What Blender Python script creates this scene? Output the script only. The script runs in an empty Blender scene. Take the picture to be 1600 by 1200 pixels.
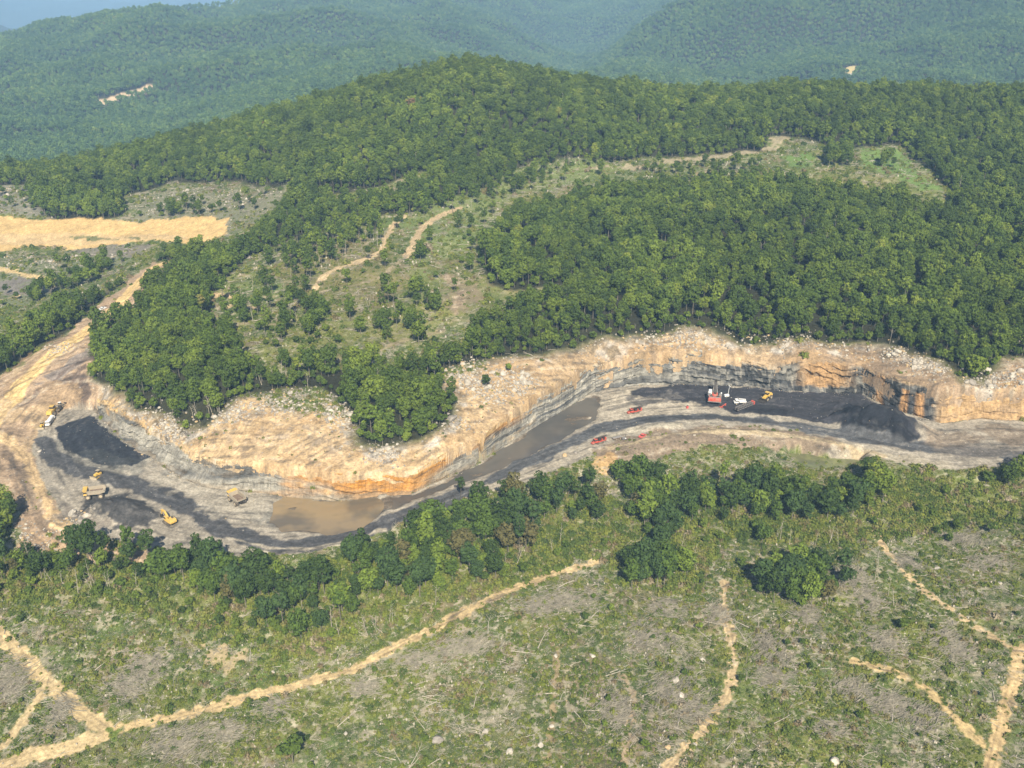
import bpy, bmesh, math, random
import numpy as np
from mathutils import Vector, Matrix
R = math.radians
scene = bpy.context.scene
col = scene.collection
random.seed(7)
# ---------------------------------------------------------------- camera, sky, sun, exposure
H = 230.0; PITCH = R(25.0); FPX = 1500.0            # height above the pit floor, pitch, focal length (pixels of the 1600 px photo)
cd = bpy.data.cameras.new('camera'); cam = bpy.data.objects.new('camera', cd); col.objects.link(cam)
cam.location = (0, 0, H); cam.rotation_euler = (R(90) - PITCH, 0, 0)
cd.sensor_width = 36; cd.lens = FPX / 1600 * 36; cd.clip_start = 1; cd.clip_end = 60000
scene.camera = cam
SUN_EL, SUN_AZ = R(42), R(7)
w = bpy.data.worlds.new('World'); scene.world = w; w.use_nodes = True
nt = w.node_tree; bg = nt.nodes['Background']
sky = nt.nodes.new('ShaderNodeTexSky'); sky.sky_type = 'NISHITA'; sky.sun_disc = False
sky.sun_elevation = SUN_EL; sky.sun_rotation = R(180) - SUN_AZ; sky.altitude = 400
nt.links.new(sky.outputs[0], bg.inputs[0]); bg.inputs[1].default_value = 0.062
sd = bpy.data.lights.new('sun', 'SUN'); sun = bpy.data.objects.new('sun', sd); col.objects.link(sun)
sd.energy = 5.0; sd.angle = R(0.5); sd.color = (1, .91, .76)
sdir = Vector((-math.sin(SUN_AZ) * math.cos(SUN_EL), math.cos(SUN_AZ) * math.cos(SUN_EL), -math.sin(SUN_EL)))
sun.rotation_euler = sdir.to_track_quat('-Z', 'Y').to_euler(); sun.location = (0, -50, 400)
scene.view_settings.view_transform = 'Standard'; scene.view_settings.look = 'None'
scene.view_settings.exposure = 0.84; scene.view_settings.gamma = 1
# ---------------------------------------------------------------- numeric helpers
def hsh(i, j, s):
    n = (i.astype(np.int64) * 374761393 + j.astype(np.int64) * 668265263 + s * 2147483647) & 0xffffffff
    n = ((n ^ (n >> 13)) * 1274126177) & 0xffffffff
    n = (n ^ (n >> 16)) * 2246822519 & 0xffffffff
    return ((n ^ (n >> 15)) & 0xffffff) / float(0xffffff)
def vnoise(x, y, s=0):
    i = np.floor(x); j = np.floor(y); fx = x - i; fy = y - j
    fx = fx * fx * (3 - 2 * fx); fy = fy * fy * (3 - 2 * fy)
    a = hsh(i, j, s); b = hsh(i + 1, j, s); c = hsh(i, j + 1, s); d = hsh(i + 1, j + 1, s)
    return (a * (1 - fx) + b * fx) * (1 - fy) + (c * (1 - fx) + d * fx) * fy
def fbm(x, y, s=0, o=4):                              # about -1..1
    x = np.asarray(x, float); y = np.asarray(y, float)
    t = 0; a = .5; n = 0; cx, sx = math.cos(.6), math.sin(.6)
    for k in range(o):
        t = t + a * (vnoise(x, y, s + k * 17) * 2 - 1); n += a; a *= .5
        x, y = (x * cx - y * sx) * 2.03 + 11.3, (x * sx + y * cx) * 2.03 - 7.7
    return t / n * 1.5
def sm(x, a, b):
    t = np.clip((x - a) / (b - a), 0, 1); return t * t * (3 - 2 * t)
cp, sp = math.cos(PITCH), math.sin(PITCH)
def ray(px, py):                                      # -> sin/cos azimuth and tangent of the depression
    u = (np.asarray(px, float) - 800) / FPX; v = (600 - np.asarray(py, float)) / FPX
    y = cp + v * sp; z = -sp + v * cp; h = np.hypot(u, y)
    return u / h, y / h, -z / h
def atz(px, py, z=0.0):
    s, c, t = ray(px, py); r = (H - z) / t
    return s * r, c * r
# ---------------------------------------------------------------- control lines of the pit (foot and top of the highwall)
FOOT = [(146,640),(160,655),(185,680),(210,697),(235,713),(255,728),(283,747),(328,762),(400,770),(440,775),(520,782),(560,779),(595,775),(640,772),(700,745),(740,728),(780,702),(830,670),(880,640),(920,615),(950,608),(1000,602),(1100,600),(1180,605),(1200,608),(1260,612),(1345,615),(1385,635),(1420,648),(1470,662),(1530,655),(1600,658),(1700,665),(1900,680)]
CTOP = [(146,627),(165,635),(190,650),(220,665),(250,682),(275,697),(300,710),(340,718),(400,724),(440,728),(520,738),(560,740),(595,738),(650,730),(710,700),(750,680),(785,655),(830,620),(880,593),(920,575),(950,570),(1000,560),(1100,553),(1180,562),(1200,570),(1260,573),(1345,574),(1388,588),(1425,600),(1475,608),(1530,612),(1600,615),(1700,620),(1900,632)]
NEAR = [(1900,745),(1600,728),(1500,735),(1400,722),(1330,706),(1250,690),(1150,680),(1050,685),(960,705),(920,715),(870,735),(820,755),(760,765),(700,790),(620,815),(560,845),(500,862),(420,872),(330,868),(260,862),(200,850),(150,840),(100,810),(80,780),(60,740),(50,700),(60,670),(100,640)]
F = np.array([atz(*p) for p in FOOT]); Cw = []; Ch = []
for (fx, fy), (tx, ty) in zip(FOOT, CTOP):
    _, _, tf = ray(fx, fy); s, c, tt = ray(tx, ty)
    h = H * (1 / tt - 1 / tf) / (1 / tt + .30); Ch.append(h)
    Cw.append(((s * (H - h) / tt), (c * (H - h) / tt)))
Cw = np.array(Cw); Ch = np.array(Ch)
NR = np.array([atz(*p) for p in NEAR])
# ---------------------------------------------------------------- terrain: thin-plate spline through surveyed heights
ctl = []                                              # azimuth, ln r, z
def cz(px, py, z):
    s, c, t = ray(px, py); ctl.append((math.atan2(s, c), math.log((H - z) / t), z))
def cr(px, py, r):
    s, c, t = ray(px, py); ctl.append((math.atan2(s, c), math.log(r), H - r * t))
def ch(px, r, z):                                     # hidden: direction given at the image row 150
    s, c, t = ray(px, 150); ctl.append((math.atan2(s, c), math.log(r), z))
for i in range(0, len(Cw), 2): ctl.append((math.atan2(*Cw[i]), math.log(np.hypot(*Cw[i])), Ch[i]))
for p in NR[::2]: ctl.append((math.atan2(*p), math.log(np.hypot(*p)), 0.0))
for p in [(0,700,2),(0,620,5),(60,560,8),(130,500,13),(200,440,17),(250,415,20),(0,500,2),(0,430,5),(100,450,8),(0,390,8),(180,390,12),(330,395,20),(0,340,14),(350,340,24),(0,300,18),(200,300,24),
          (100,600,7),(170,590,13),(190,600,15),(200,550,18),(300,500,27),(350,420,30),(450,480,30),(600,400,36),(600,520,29),(420,350,32),(700,330,42),(830,260,52),(400,290,36),(550,600,25),(300,600,24),(680,560,26),
          (800,555,24),(950,525,25),(1100,523,24),(1250,532,24),(1400,545,23),(1500,585,21),(1600,590,20),(1000,350,42),(1400,450,33),(1550,520,27),(1000,450,34),(1300,235,58),(800,400,38),(1600,350,42),(1600,220,60),(1100,240,57),
          (0,276,16),(250,232,38),(400,196,55),(500,166,68),(600,136,84),(740,114,100),(880,134,86),(1000,150,76),(1250,145,76),(1450,150,76),(1600,150,78),(-300,300,10),(-300,600,2),(-300,450,2),(1900,500,28),(1900,300,50),(1900,160,78),
          (0,950,-6),(400,950,-8),(700,860,-5),(800,950,-9),(1000,780,-6),(1250,745,-6),(1290,714,-5),(1500,780,-6),(1600,950,-10),(1200,900,-9),(0,1200,-14),(800,1200,-14),(1600,1200,-14),(-300,800,0),(-300,1000,-8),(1900,900,-9),(1900,1150,-12),(0,850,-2),(200,1000,-9),(800,1500,-16),(0,1500,-14),(1600,1500,-14)]: cz(*p)
for p in [(0,240,1750),(0,150,2400),(0,100,2850),(100,60,3000),(200,34,3100),(300,30,3150),(400,18,3250),(200,120,2400),(200,200,1900),(400,150,1950),(400,100,2350),(400,60,2700),(600,110,2200),(600,50,2850),(600,-10,3500),(600,-60,4200),(750,80,2800),(750,20,3500),(750,-50,4200),
          (850,90,3300),(900,40,4000),(950,0,4600),(1000,-50,5200),(1000,120,2250),(960,90,2450),(1010,50,2750),(1080,15,3000),(1150,-20,3300),(1200,110,2250),(1200,60,2600),(1200,10,3000),(1400,112,2200),(1400,60,2550),(1400,0,3000),(1400,-80,3700),(1600,112,2200),(1600,50,2600),(1600,-10,3100),(1600,-90,3900),(1200,-90,3800),(1900,100,2300),(1900,0,3100),
          (-300,150,2500),(-300,80,3200),(0,45,6000),(90,60,6000),(0,70,5400),(200,40,9000),(0,15,10000),(300,10,10000),(200,-60,16000),(600,-80,16000),(1000,-90,16000),(1500,-110,16000),(-300,20,9000),(-300,-60,16000)]: cr(*p)
for p in [(0,1250,-40),(300,1350,-40),(600,1500,-20),(800,1500,-20),(1000,1450,-20),(1300,1420,-20),(1600,1420,-20),(1900,1420,-20),(1000,1850,-70),(1300,1800,-80),(1600,1800,-80),(100,4200,-230),(400,4700,-230),(1200,5500,-100),(1500,5500,-100),(1000,3450,-120),(920,2950,-130),(700,6500,-200)]: ch(*p)
ctl = np.array(ctl); KA = 1.6
P2 = np.c_[ctl[:, 0] * KA, ctl[:, 1]]
def tk(d2): return .5 * d2 * np.log(d2 + 1e-12)
n = len(P2); K = tk(((P2[:, None] - P2[None]) ** 2).sum(-1)) + np.eye(n) * 2e-4
Q = np.c_[np.ones(n), P2]
A = np.zeros((n + 3, n + 3)); A[:n, :n] = K; A[:n, n:] = Q; A[n:, :n] = Q.T
Wt = np.linalg.solve(A, np.r_[ctl[:, 2], 0, 0, 0])
GA = np.linspace(-1.0, 1.0, 400); GL = np.linspace(math.log(150), math.log(24000), 700)
ga, gl = np.meshgrid(GA * KA, GL, indexing='ij'); GZ = Wt[n] + Wt[n + 1] * ga + Wt[n + 2] * gl
for k in range(n): GZ += Wt[k] * tk((ga - P2[k, 0]) ** 2 + (gl - P2[k, 1]) ** 2)
def base(X, Y):
    a = np.arctan2(X, Y); l = np.log(np.maximum(np.hypot(X, Y), 151))
    i = np.clip((a - GA[0]) / (GA[1] - GA[0]), 0, 398.999); j = np.clip((l - GL[0]) / (GL[1] - GL[0]), 0, 698.999)
    i0 = i.astype(int); j0 = j.astype(int); fi = i - i0; fj = j - j0
    return (GZ[i0, j0] * (1 - fi) + GZ[i0 + 1, j0] * fi) * (1 - fj) + (GZ[i0, j0 + 1] * (1 - fi) + GZ[i0 + 1, j0 + 1] * fi) * fj
def inpoly(X, Y, P):
    X = np.asarray(X, float); res = np.zeros(X.shape, bool); n = len(P); j = n - 1
    for i in range(n):
        xi, yi = P[i]; xj, yj = P[j]
        if yi != yj:
            c = ((yi > Y) != (yj > Y)) & (X < (xj - xi) * (Y - yi) / (yj - yi) + xi); res ^= c
        j = i
    return res
def dline(X, Y, P, closed=False, par=False):          # distance to a polyline, optionally the parameter (index) of the nearest point
    best = np.full(np.shape(X), 1e18); t_ = np.zeros(np.shape(X)); n = len(P)
    for i in range(n if closed else n - 1):
        x0, y0 = P[i]; x1, y1 = P[(i + 1) % n]; dx, dy = x1 - x0, y1 - y0; L = dx * dx + dy * dy + 1e-9
        t = np.clip(((X - x0) * dx + (Y - y0) * dy) / L, 0, 1)
        d = (X - x0 - t * dx) ** 2 + (Y - y0 - t * dy) ** 2
        m = d < best; best = np.where(m, d, best)
        if par: t_ = np.where(m, i + t, t_)
    return (np.sqrt(best), t_) if par else np.sqrt(best)
PIT = np.vstack([F, NR]); WALLQ = np.vstack([F, Cw[::-1]])
BX = (PIT[:, 0].min() - 60, PIT[:, 0].max() + 60, PIT[:, 1].min() - 60, PIT[:, 1].max() + 90)
MOUNDS = []                                           # x, y, half sizes, angle, height
def mound(px, py, a, b, ang, h): x, y = atz(px, py); MOUNDS.append((float(x), float(y), a, b, R(ang), h))
mound(1372,668,28,14,-18,12); mound(1320,642,13,10,0,4.5); mound(1190,648,14,8,0,2.2); mound(200,803,16,10,-10,3.6); mound(175,796,10,8,0,3)
mound(150,800,6,4,0,2); mound(1035,668,15,4,12,2.0); mound(1150,676,26,4,-3,1.6); mound(920,706,9,3,30,1.6); mound(85,620,14,7,30,4); mound(60,790,8,14,0,4)
mound(85,830,10,8,0,3); mound(40,640,8,8,0,3)
POND = [(432,785),(445,776),(470,778),(520,784),(560,781),(600,777),(645,773),(700,748),(742,731),(785,703),(830,673),(880,644),(915,622),(932,618),(940,632),(925,655),(885,682),(840,705),(790,728),(740,748),(690,765),(640,785),(600,797),(560,828),(500,832),(440,830),(425,815)]
PONDW = np.array([atz(*p) for p in POND])
BARW = np.array([atz(*p) for p in [(598,768),(606,785),(603,805),(588,832)]])
POND2 = [(1235,706),(1262,708),(1300,715),(1345,716),(1338,728),(1290,730),(1245,720)]
P2W = np.array([atz(p[0], p[1], -5) for p in POND2])
def height(X, Y):
    X = np.asarray(X, float); Y = np.asarray(Y, float); r = np.hypot(X, Y)
    B = base(X, Y)
    nz = fbm(X / 38, Y / 38, 3, 5)
    amp = np.clip((r - 200) / 500, .25, 1.0) * 2.2
    B = B + nz * amp * sm(r, 150, 600) + fbm(X / 5, Y / 5, 9, 3) * .35
    dist_ = np.exp(-((X + 195) / 75) ** 2 - ((Y - 470) / 110) ** 2); B = B + dist_ * (fbm(X / 13, Y / 13, 12, 4) * 1.7 + np.abs(fbm(X / 34, Y / 22, 14, 3)) * 2.5)
    far = sm(r, 1400, 2600)
    if np.any(far > 0):
        rg = 1 - np.abs(fbm(X / 620, Y / 620, 21, 4)); B = B + far * ((rg - .72) * 120 + fbm(X / 130, Y / 130, 5, 4) * 9)
    far2 = sm(r, 4500, 8000)
    if np.any(far2 > 0): B = B + far2 * fbm(X / 1900, Y / 1900, 31, 4) * 90
    Z = B.copy()
    m = (X > BX[0]) & (X < BX[1]) & (Y > BX[2]) & (Y < BX[3])
    if m.any():
        x = X[m]; y = Y[m]; b = B[m]
        ip = inpoly(x, y, PIT); iq = inpoly(x, y, WALLQ) & ~ip
        dF = dline(x, y, F); dN = dline(x, y, NR); dC = dline(x, y, Cw)
        fl = fbm(x / 7, y / 7, 40, 4) * .28 + fbm(x / 30, y / 30, 41, 2) * .3
        dP = dline(x, y, PONDW, True); sP = np.where(inpoly(x, y, PONDW), -dP, dP) + fbm(x / 11, y / 11, 47, 4) * 2.2
        fl = fl * (.3 + .7 * sm(sP, -1, 7)) + .35 - .92 * sm(-sP, -2.5, 1.5) + .5 * sm(fbm(x / 16, y / 7, 46, 4), .25, .8) * sm(-sP, 0, 4) + fbm(x / 3, y / 3, 44, 3) * .12
        fl = fl + .75 * (1 - sm(dline(x, y, BARW) + fbm(x / 5, y / 5, 48, 3) * .8, .8, 3.2))
        for (mx, my, a, bb, an, h) in MOUNDS:
            u = (x - mx) * math.cos(an) + (y - my) * math.sin(an); v = -(x - mx) * math.sin(an) + (y - my) * math.cos(an)
            q = np.sqrt((u / a) ** 2 + (v / bb) ** 2) + fbm(x / 7, y / 7, 50, 4) * .22
            fl = fl + h * np.clip(1.08 - q, 0, 1) ** 1.15
        # near side: floor runs into the slope; highwall side: step hidden behind the wall
        k = sm(dN, 0, 9)
        z = np.where(ip, fl, fl * (1 - k) + b * k)
        t = dF / (dF + dC + 1e-6)
        z = np.where(iq, (b - 1.0) * sm(t, .55, .98) - .6, z)
        nf = (~ip) & (~iq) & (dC < dN); z = np.where(nf, b, z)
        d2 = dline(x, y, P2W, True); d2 = np.where(inpoly(x, y, P2W), -d2, d2) + fbm(x / 6, y / 6, 49, 3) * 1.2; m2 = sm(-d2, -5, .5); z = z * (1 - m2) - 6.3 * m2
        Z[m] = z
    return Z
def W(pts):                                           # photo survey points -> world XY on the terrain
    pts = np.array(pts, float); s, c, t = ray(pts[:, 0], pts[:, 1])
    rr = np.exp(np.linspace(math.log(230), math.log(14000), 1400))
    X = s[:, None] * rr; Y = c[:, None] * rr; D = (H - t[:, None] * rr) - height(X, Y)
    k = np.argmax(D < 0, axis=1); k = np.where((D < 0).any(1), np.maximum(k, 1), 1399)
    ix = np.arange(len(pts)); d0 = D[ix, k - 1]; d1 = D[ix, k]; f = d0 / (d0 - d1 + 1e-9)
    r = rr[k - 1] + (rr[k] - rr[k - 1]) * np.clip(f, 0, 1)
    return np.c_[s * r, c * r]
def proj(X, Y, Z):
    y = Y * cp - (Z - H) * sp; z = Y * sp + (Z - H) * cp
    return 800 + FPX * X / y, 600 - FPX * z / y
# ---------------------------------------------------------------- ground cover map (albedo, vegetation) in world coordinates
def lin(c):
    c = np.array(c[:3], float) / 255.; return np.where(c < .04045, c / 12.92, ((c + .055) / 1.055) ** 2.4)
KALB = .60
def alb(c): return lin(c) * KALB
RIMF = [(150,585),(175,612),(210,640),(250,655),(290,672),(320,665),(345,640),(380,612),(450,603),(500,603),(545,640),(560,692),(600,704),(650,694),(700,665),(712,640),(690,600),(690,578),(760,562),(850,557),(900,542),(960,524),(1060,514),(1100,520),(1250,532),(1350,537),(1420,547),(1460,562),(1500,592),(1540,592),(1570,562),(1600,562)]
OPEN_PX = [
 [(-600,620),(0,585),(40,560),(100,522),(150,478),(200,435),(235,412),(270,408),(272,420),(235,450),(228,470),(200,500),(150,520),(140,560)] + RIMF + [(2100,562),(2100,1650),(-600,1650)],
 [(325,480),(340,450),(385,405),(430,385),(520,355),(600,337),(690,320),(760,290),(830,254),(890,246),(1000,248),(1190,238),(1208,213),(1247,214),(1300,230),(1410,228),(1445,260),(1490,300),(1485,335),(1445,335),(1400,305),(1330,302),(1250,292),(1200,284),(1050,294),(950,305),(880,318),(800,335),(765,370),(745,430),(800,458),(905,444),(860,468),(800,482),(750,512),(720,555),(650,580),(560,585),(500,580),(440,595),(395,580),(360,530),(330,500)],
 [(-500,290),(40,290),(50,330),(100,347),(190,340),(200,305),(260,288),(340,283),(450,292),(430,345),(385,375),(360,405),(300,392),(245,408),(220,425),(180,450),(115,482),(70,494),(50,520),(0,540),(-500,560)],
 [(470,300),(560,318),(640,300),(700,270),(690,262),(600,290),(520,305)],
]
OPEN = [W(p) for p in OPEN_PX]
OPENB = [(p[:, 0].min() - 30, p[:, 0].max() + 30, p[:, 1].min() - 30, p[:, 1].max() + 30) for p in OPEN]
def openness(X, Y):                                   # signed metres inside an opening (positive = open)
    best = np.full(X.shape, -30.)
    for P, b in zip(OPEN, OPENB):
        m = (X > b[0]) & (X < b[1]) & (Y > b[2]) & (Y < b[3])
        if m.any():
            d = dline(X[m], Y[m], P, True); d = np.where(inpoly(X[m], Y[m], P), d, -d) + fbm(X[m] / 17, Y[m] / 17, 341, 3) * 3.5
            best[m] = np.maximum(best[m], d)
    return best
PAINT = []
def poly(pts, c, f=3, n=3, sc=8, a=1, veg=None): PAINT.append(('p', W(pts), alb(c), f, n, sc, a, veg))
def line(pts, w, c, f=1.5, n=1.5, sc=5, a=1, veg=0):
    if sc == 4: n, sc, w = n * .75, 2.4, w * .8
    PAINT.append(('l', W(pts), alb(c), f, n, sc, a, veg, w))
# clearing on the hill
poly([(700,300),(830,258),(900,255),(1000,262),(880,290),(800,305),(760,345),(730,400),(650,420),(640,350)], (134,150,82), 10, 14, 20, .75, .9)
poly([(1220,245),(1260,240),(1280,255),(1240,262)], (118,150,70), 4, 6, 10, .9, .6)
poly([(1350,235),(1400,232),(1430,262),(1470,295),(1440,300),(1400,272),(1350,262)], (120,152,72), 4, 6, 10, .9, .6)
poly([(480,380),(560,370),(640,440),(600,480),(450,460),(420,420)], (142,128,84), 10, 14, 15, .5, .8)
poly([(440,500),(560,490),(680,500),(650,540),(520,545),(430,550)], (150,150,80), 12, 14, 14, .55, .9)
poly([(700,430),(760,440),(740,470),(700,500)], (160,140,115), 6, 8, 10, .7, .6)
line([(490,452),(505,432),(530,418),(570,405),(600,388),(603,368),(615,352),(628,338)], 5.2, (222,196,152), 1, 1.6)
line([(720,325),(690,335),(660,355),(645,385),(635,400)], 6.0, (216,190,148), 1, 1.6)
line([(635,400),(600,430),(560,445),(500,457)], 2.6, (176,160,132), 1, 2.0, 5, .8)
line([(335,460),(365,462),(360,478),(410,483)], 4.5, (214,186,142), 1.2, 2.4)
line([(900,265),(980,262),(1060,250),(1120,246),(1200,236),(1222,212)], 8, (186,172,140), 2, 7, 9, .9)
line([(700,432),(722,455),(712,492)], 4, (180,158,130), 2, 4, 6, .8)
line([(590,550),(640,530),(690,515)], 3, (176,160,128), 1.5, 3, 6, .7)
# upper left: benches, road and rock slopes
poly([(-500,292),(40,292),(60,335),(-500,345)], (150,146,132), 8, 10, 12, .8, .5)
poly([(195,315),(280,290),(440,296),(420,338),(370,362),(200,345)], (142,140,116), 8, 12, 14, .8, .6)
poly([(-500,395),(350,380),(215,400),(110,458),(-500,480)], (124,132,98), 6, 10, 15, .9, .8)
poly([(100,385),(240,380),(210,400),(140,402)], (150,140,130), 4, 8, 8, .8, .3)
poly([(-20,432),(100,446),(60,462),(-40,458)], (140,132,126), 4, 8, 8, .9, .3)
poly([(-500,350),(0,336),(28,340),(60,344),(150,340),(200,348),(250,343),(310,338),(358,340),(352,366),(300,384),(240,374),(150,388),(60,384),(0,392),(-500,405)], (238,202,138), 2, 4, 9, 1, 0)
poly([(-500,372),(0,366),(80,364),(180,368),(270,366),(300,372),(160,380),(0,382),(-500,392)], (226,196,146), 2, 4, 9, .8, 0)
poly([(110,370),(150,369),(185,374),(150,376)], (120,128,80), 2, 3, 6, .9, .5)
poly([(195,371),(230,372),(215,377)], (120,128,80), 2, 3, 6, .9, .5)
line([(-200,410),(-40,418),(0,421),(60,434),(115,439)], 6.5, (234,206,150), 1.5, 2.4)
line([(115,439),(90,446),(70,452)], 4, (226,200,150), 1.5, 2.4)
line([(-60,474),(0,469),(28,462)], 4, (226,200,150), 1.5, 3)
# far spots
poly([(146,163),(190,146),(228,133),(234,139),(205,152),(160,168)], (236,206,166), 4, 10, 25, 1, 0)
line([(-40,205),(5,186),(35,171)], 7, (235,228,205), 3, 8, 25)
line([(330,105),(400,92)], 6, (170,190,170), 3, 8, 25, .6)
poly([(1318,112),(1352,103),(1350,109),(1325,116)], (222,200,140), 3, 8, 20, 1, 0)
poly([(1315,120),(1330,115),(1345,119),(1325,124)], (215,215,205), 3, 8, 20, 1, 0)
# disturbed ground left of the pit
poly([(-600,660),(-100,640),(0,588),(60,547),(105,522),(160,474),(205,432),(240,410),(275,410),(240,440),(228,470),(195,505),(145,525),(138,570),(155,610),(146,640),(100,640),(60,670),(50,700),(60,740),(80,780),(100,810),(150,840),(260,862),(300,872),(240,882),(180,872),(60,878),(25,850),(20,800),(0,760),(-600,800)], (190,164,134), 2, 5, 9, 1, 0)
poly([(0,600),(60,555),(120,528),(140,520),(80,560),(20,610),(0,640)], (186,158,124), 3, 4, 9, .8, .05)
poly([(170,490),(205,445),(240,415),(255,415),(225,450),(205,470),(150,505)], (180,152,122), 3, 4, 9, .8, .05)
poly([(60,600),(110,560),(140,545),(140,560),(100,590),(70,612)], (150,138,128), 1.5, 2.5, 8, .95, 0)
line([(20,655),(60,612),(105,577),(140,560)], 2.5, (120,104,92), 1.2, 2, 7, .8)
line([(0,590),(45,555),(90,530),(110,524)], 2.2, (156,128,100), 1.2, 2, 7, .8)
line([(10,705),(40,745),(52,790),(75,825),(110,850)], 4, (140,122,102), 1.5, 2.5, 7, .8)
line([(30,600),(70,568),(120,540)], 1.6, (250,222,170), .8, 1.0, 7, .8)
poly([(100,585),(132,572),(146,640),(128,640),(120,610),(95,600)], (116,100,88), 2, 3, 6, .95, 0)
poly([(70,590),(100,600),(120,610),(128,640),(100,650),(70,640)], (190,162,126), 3, 5, 6, .7, 0)
poly([(60,668),(100,650),(146,630),(150,640),(100,662),(75,690)], (168,154,134), 3, 4, 8, .9, 0)
poly([(25,740),(50,700),(65,745),(70,790),(45,800)], (172,150,124), 3, 4, 8, .8, .15)
poly([(70,830),(130,840),(200,860),(150,868),(60,868)], (196,166,130), 3, 5, 5, .8, .1)
line([(-60,720),(-20,672),(0,646),(40,592),(80,556),(130,521),(180,482),(215,444),(240,418),(268,409)], 10, (244,210,146), 1.2, 1.6, 8)
line([(0,625),(45,580),(88,553)], 1.6, (150,126,98), .8, .8, 8, .5)
line([(88,538),(60,552),(30,575),(5,600)], 3, (222,196,156), 2, 3, 8, .6)
line([(-40,660),(0,680),(28,700),(55,735),(70,780),(90,815),(140,828),(200,842),(225,848)], 5.5, (228,196,148), 1.5, 2, 6)
line([(0,640),(60,650),(70,670),(60,690)], 14, (206,178,138), 5, 5, 9, .8)
# foreground skid trails
line([(-60,920),(-20,962),(0,988),(60,1050),(110,1098),(165,1140)], 6.5, (226,200,150), 1, 2.0, 4, 1, .08)
line([(165,1145),(110,1168),(50,1180),(0,1196),(-80,1210)], 8, (228,202,152), 1, 2.0, 4, 1, .08)
line([(75,1065),(35,1130),(0,1170)], 4, (216,192,146), 1, 2.2, 4, 1, .1)
line([(165,1145),(250,1125),(330,1105),(400,1085),(470,1070),(550,1046),(640,1000),(700,970),(760,940),(810,917),(870,895),(935,878)], 5.0, (228,200,148), .8, 2.0, 4, 1, .08)
line([(410,1072),(480,1052),(560,1032),(640,985),(720,945),(800,905)], 2.6, (96,110,42), 1, 2, 4, .8, .6)
line([(1030,1230),(1060,1180),(1100,1140),(1135,1085),(1150,1040),(1140,990),(1130,945),(1132,908)], 4.4, (218,192,146), .8, 2.2, 4, 1, .12)
line([(1335,1035),(1400,1048),(1450,1078),(1500,1130),(1535,1160)], 4.8, (226,198,142), .8, 2.4, 4, 1, .1)
line([(1540,1230),(1560,1150),(1578,1080),(1592,1035),(1600,1010)], 5.6, (224,194,142), .8, 2.2, 4, 1, .1)
line([(1620,1030),(1590,1015),(1560,1000),(1500,962),(1440,920),(1405,885),(1378,850),(1370,828)], 3.2, (220,192,146), .8, 2.8, 4, .95, .15)
line([(970,1230),(985,1150),(990,1100),(978,1060)], 3.4, (196,172,138), 1, 3, 4, .8, .4)
line([(856,1230),(862,1130),(866,1080),(872,1010)], 1.6, (186,162,124), 1, 2.4, 4, .8, .4)
poly([(330,1010),(380,1020),(370,1050),(335,1045)], (214,190,148), 2, 5, 4, .8, .4)
poly([(172,1138),(188,1140),(186,1165),(172,1160)], (112,130,50), 1, 2, 3, 1, .5)
# pit floor
PAINT.append(('p', PIT, alb((178,168,150)), 1.0, 1.0, 6, 1, 0))
poly([(160,650),(230,705),(250,735),(330,775),(420,780),(432,800),(420,820),(360,790),(300,760),(230,735),(180,745),(110,735),(75,700)], (150,146,134), 4, 5, 7, .8, 0)
poly([(88,668),(142,648),(190,690),(236,714),(205,728),(160,727),(118,708),(100,705)], (58,60,66), .8, 1.4, 5, 1, 0)
poly([(118,708),(160,700),(210,722),(190,735),(140,722)], (84,86,86), 2, 4, 5, .7, 0)
line([(72,690),(78,712),(120,735),(200,752),(270,778),(310,800),(350,828),(410,848),(470,852),(530,842),(600,815),(690,785)], 10.5, (97,96,96), 1.5, 2.4, 7)
line([(90,712),(150,733),(240,756),(300,788)], 3.0, (74,74,76), 2, 2.4, 7, .6)
line([(355,840),(420,856),(480,858),(540,848),(600,828)], 2.0, (206,194,170), 1.0, 1.2, 7, .8)
poly([(136,780),(200,772),(245,800),(235,822),(180,822),(130,800)], (84,82,80), 3, 5, 5, 1, 0)
poly([(300,745),(360,765),(420,780),(430,800),(415,825),(350,808),(310,785),(230,745)], (196,186,166), 4, 6, 5, .7, 0)
poly([(100,780),(140,800),(180,822),(120,830),(90,805)], (150,140,126), 3, 4, 5, .8, 0)
PAINT.append(('p', PONDW, alb((120,108,92)), 1.5, 1.6, 6, 1, 0))
poly([(930,640),(965,612),(1010,604),(1075,608),(1100,640),(1020,655),(925,665)], (202,190,168), 2, 5, 6, .95, 0)
poly([(985,612),(1070,600),(1180,606),(1260,612),(1345,616),(1430,656),(1446,682),(1405,694),(1310,674),(1235,654),(1170,646),(1075,630),(1020,622)], (72,71,75), 1.6, 3.5, 7, 1, 0)
poly([(975,622),(1050,612),(1060,620),(1000,632)], (112,108,104), 2, 6, 4, .8, 0)
poly([(1300,648),(1350,632),(1410,650),(1444,684),(1400,693),(1330,675)], (48,49,54), 1.5, 2, 6, 1, 0)
poly([(1165,640),(1230,642),(1235,652),(1180,655)], (52,53,58), 2, 3, 6, .9, 0)
line([(690,785),(740,765),(800,735),(860,705),(900,688),(940,668),(1000,656),(1060,652),(1120,651),(1200,658),(1260,668),(1330,680),(1400,692),(1470,700),(1540,708),(1600,712),(1800,715)], 9.5, (104,104,104), 1.8, 3.0, 9)
line([(1000,656),(1060,651),(1120,650),(1200,657)], 3.5, (84,85,87), 1.5, 2, 9, .8)
line([(760,765),(830,738),(880,718),(915,700),(935,690)], 5.0, (198,186,164), 2, 3, 7, .9)
line([(940,686),(990,672),(1040,662),(1110,660)], 3.5, (200,190,168), 2, 3, 7, .9)
line([(1050,645),(1120,646),(1200,650),(1260,658),(1310,668)], 3.0, (196,186,166), 1.5, 2.6, 7, .8)
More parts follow.
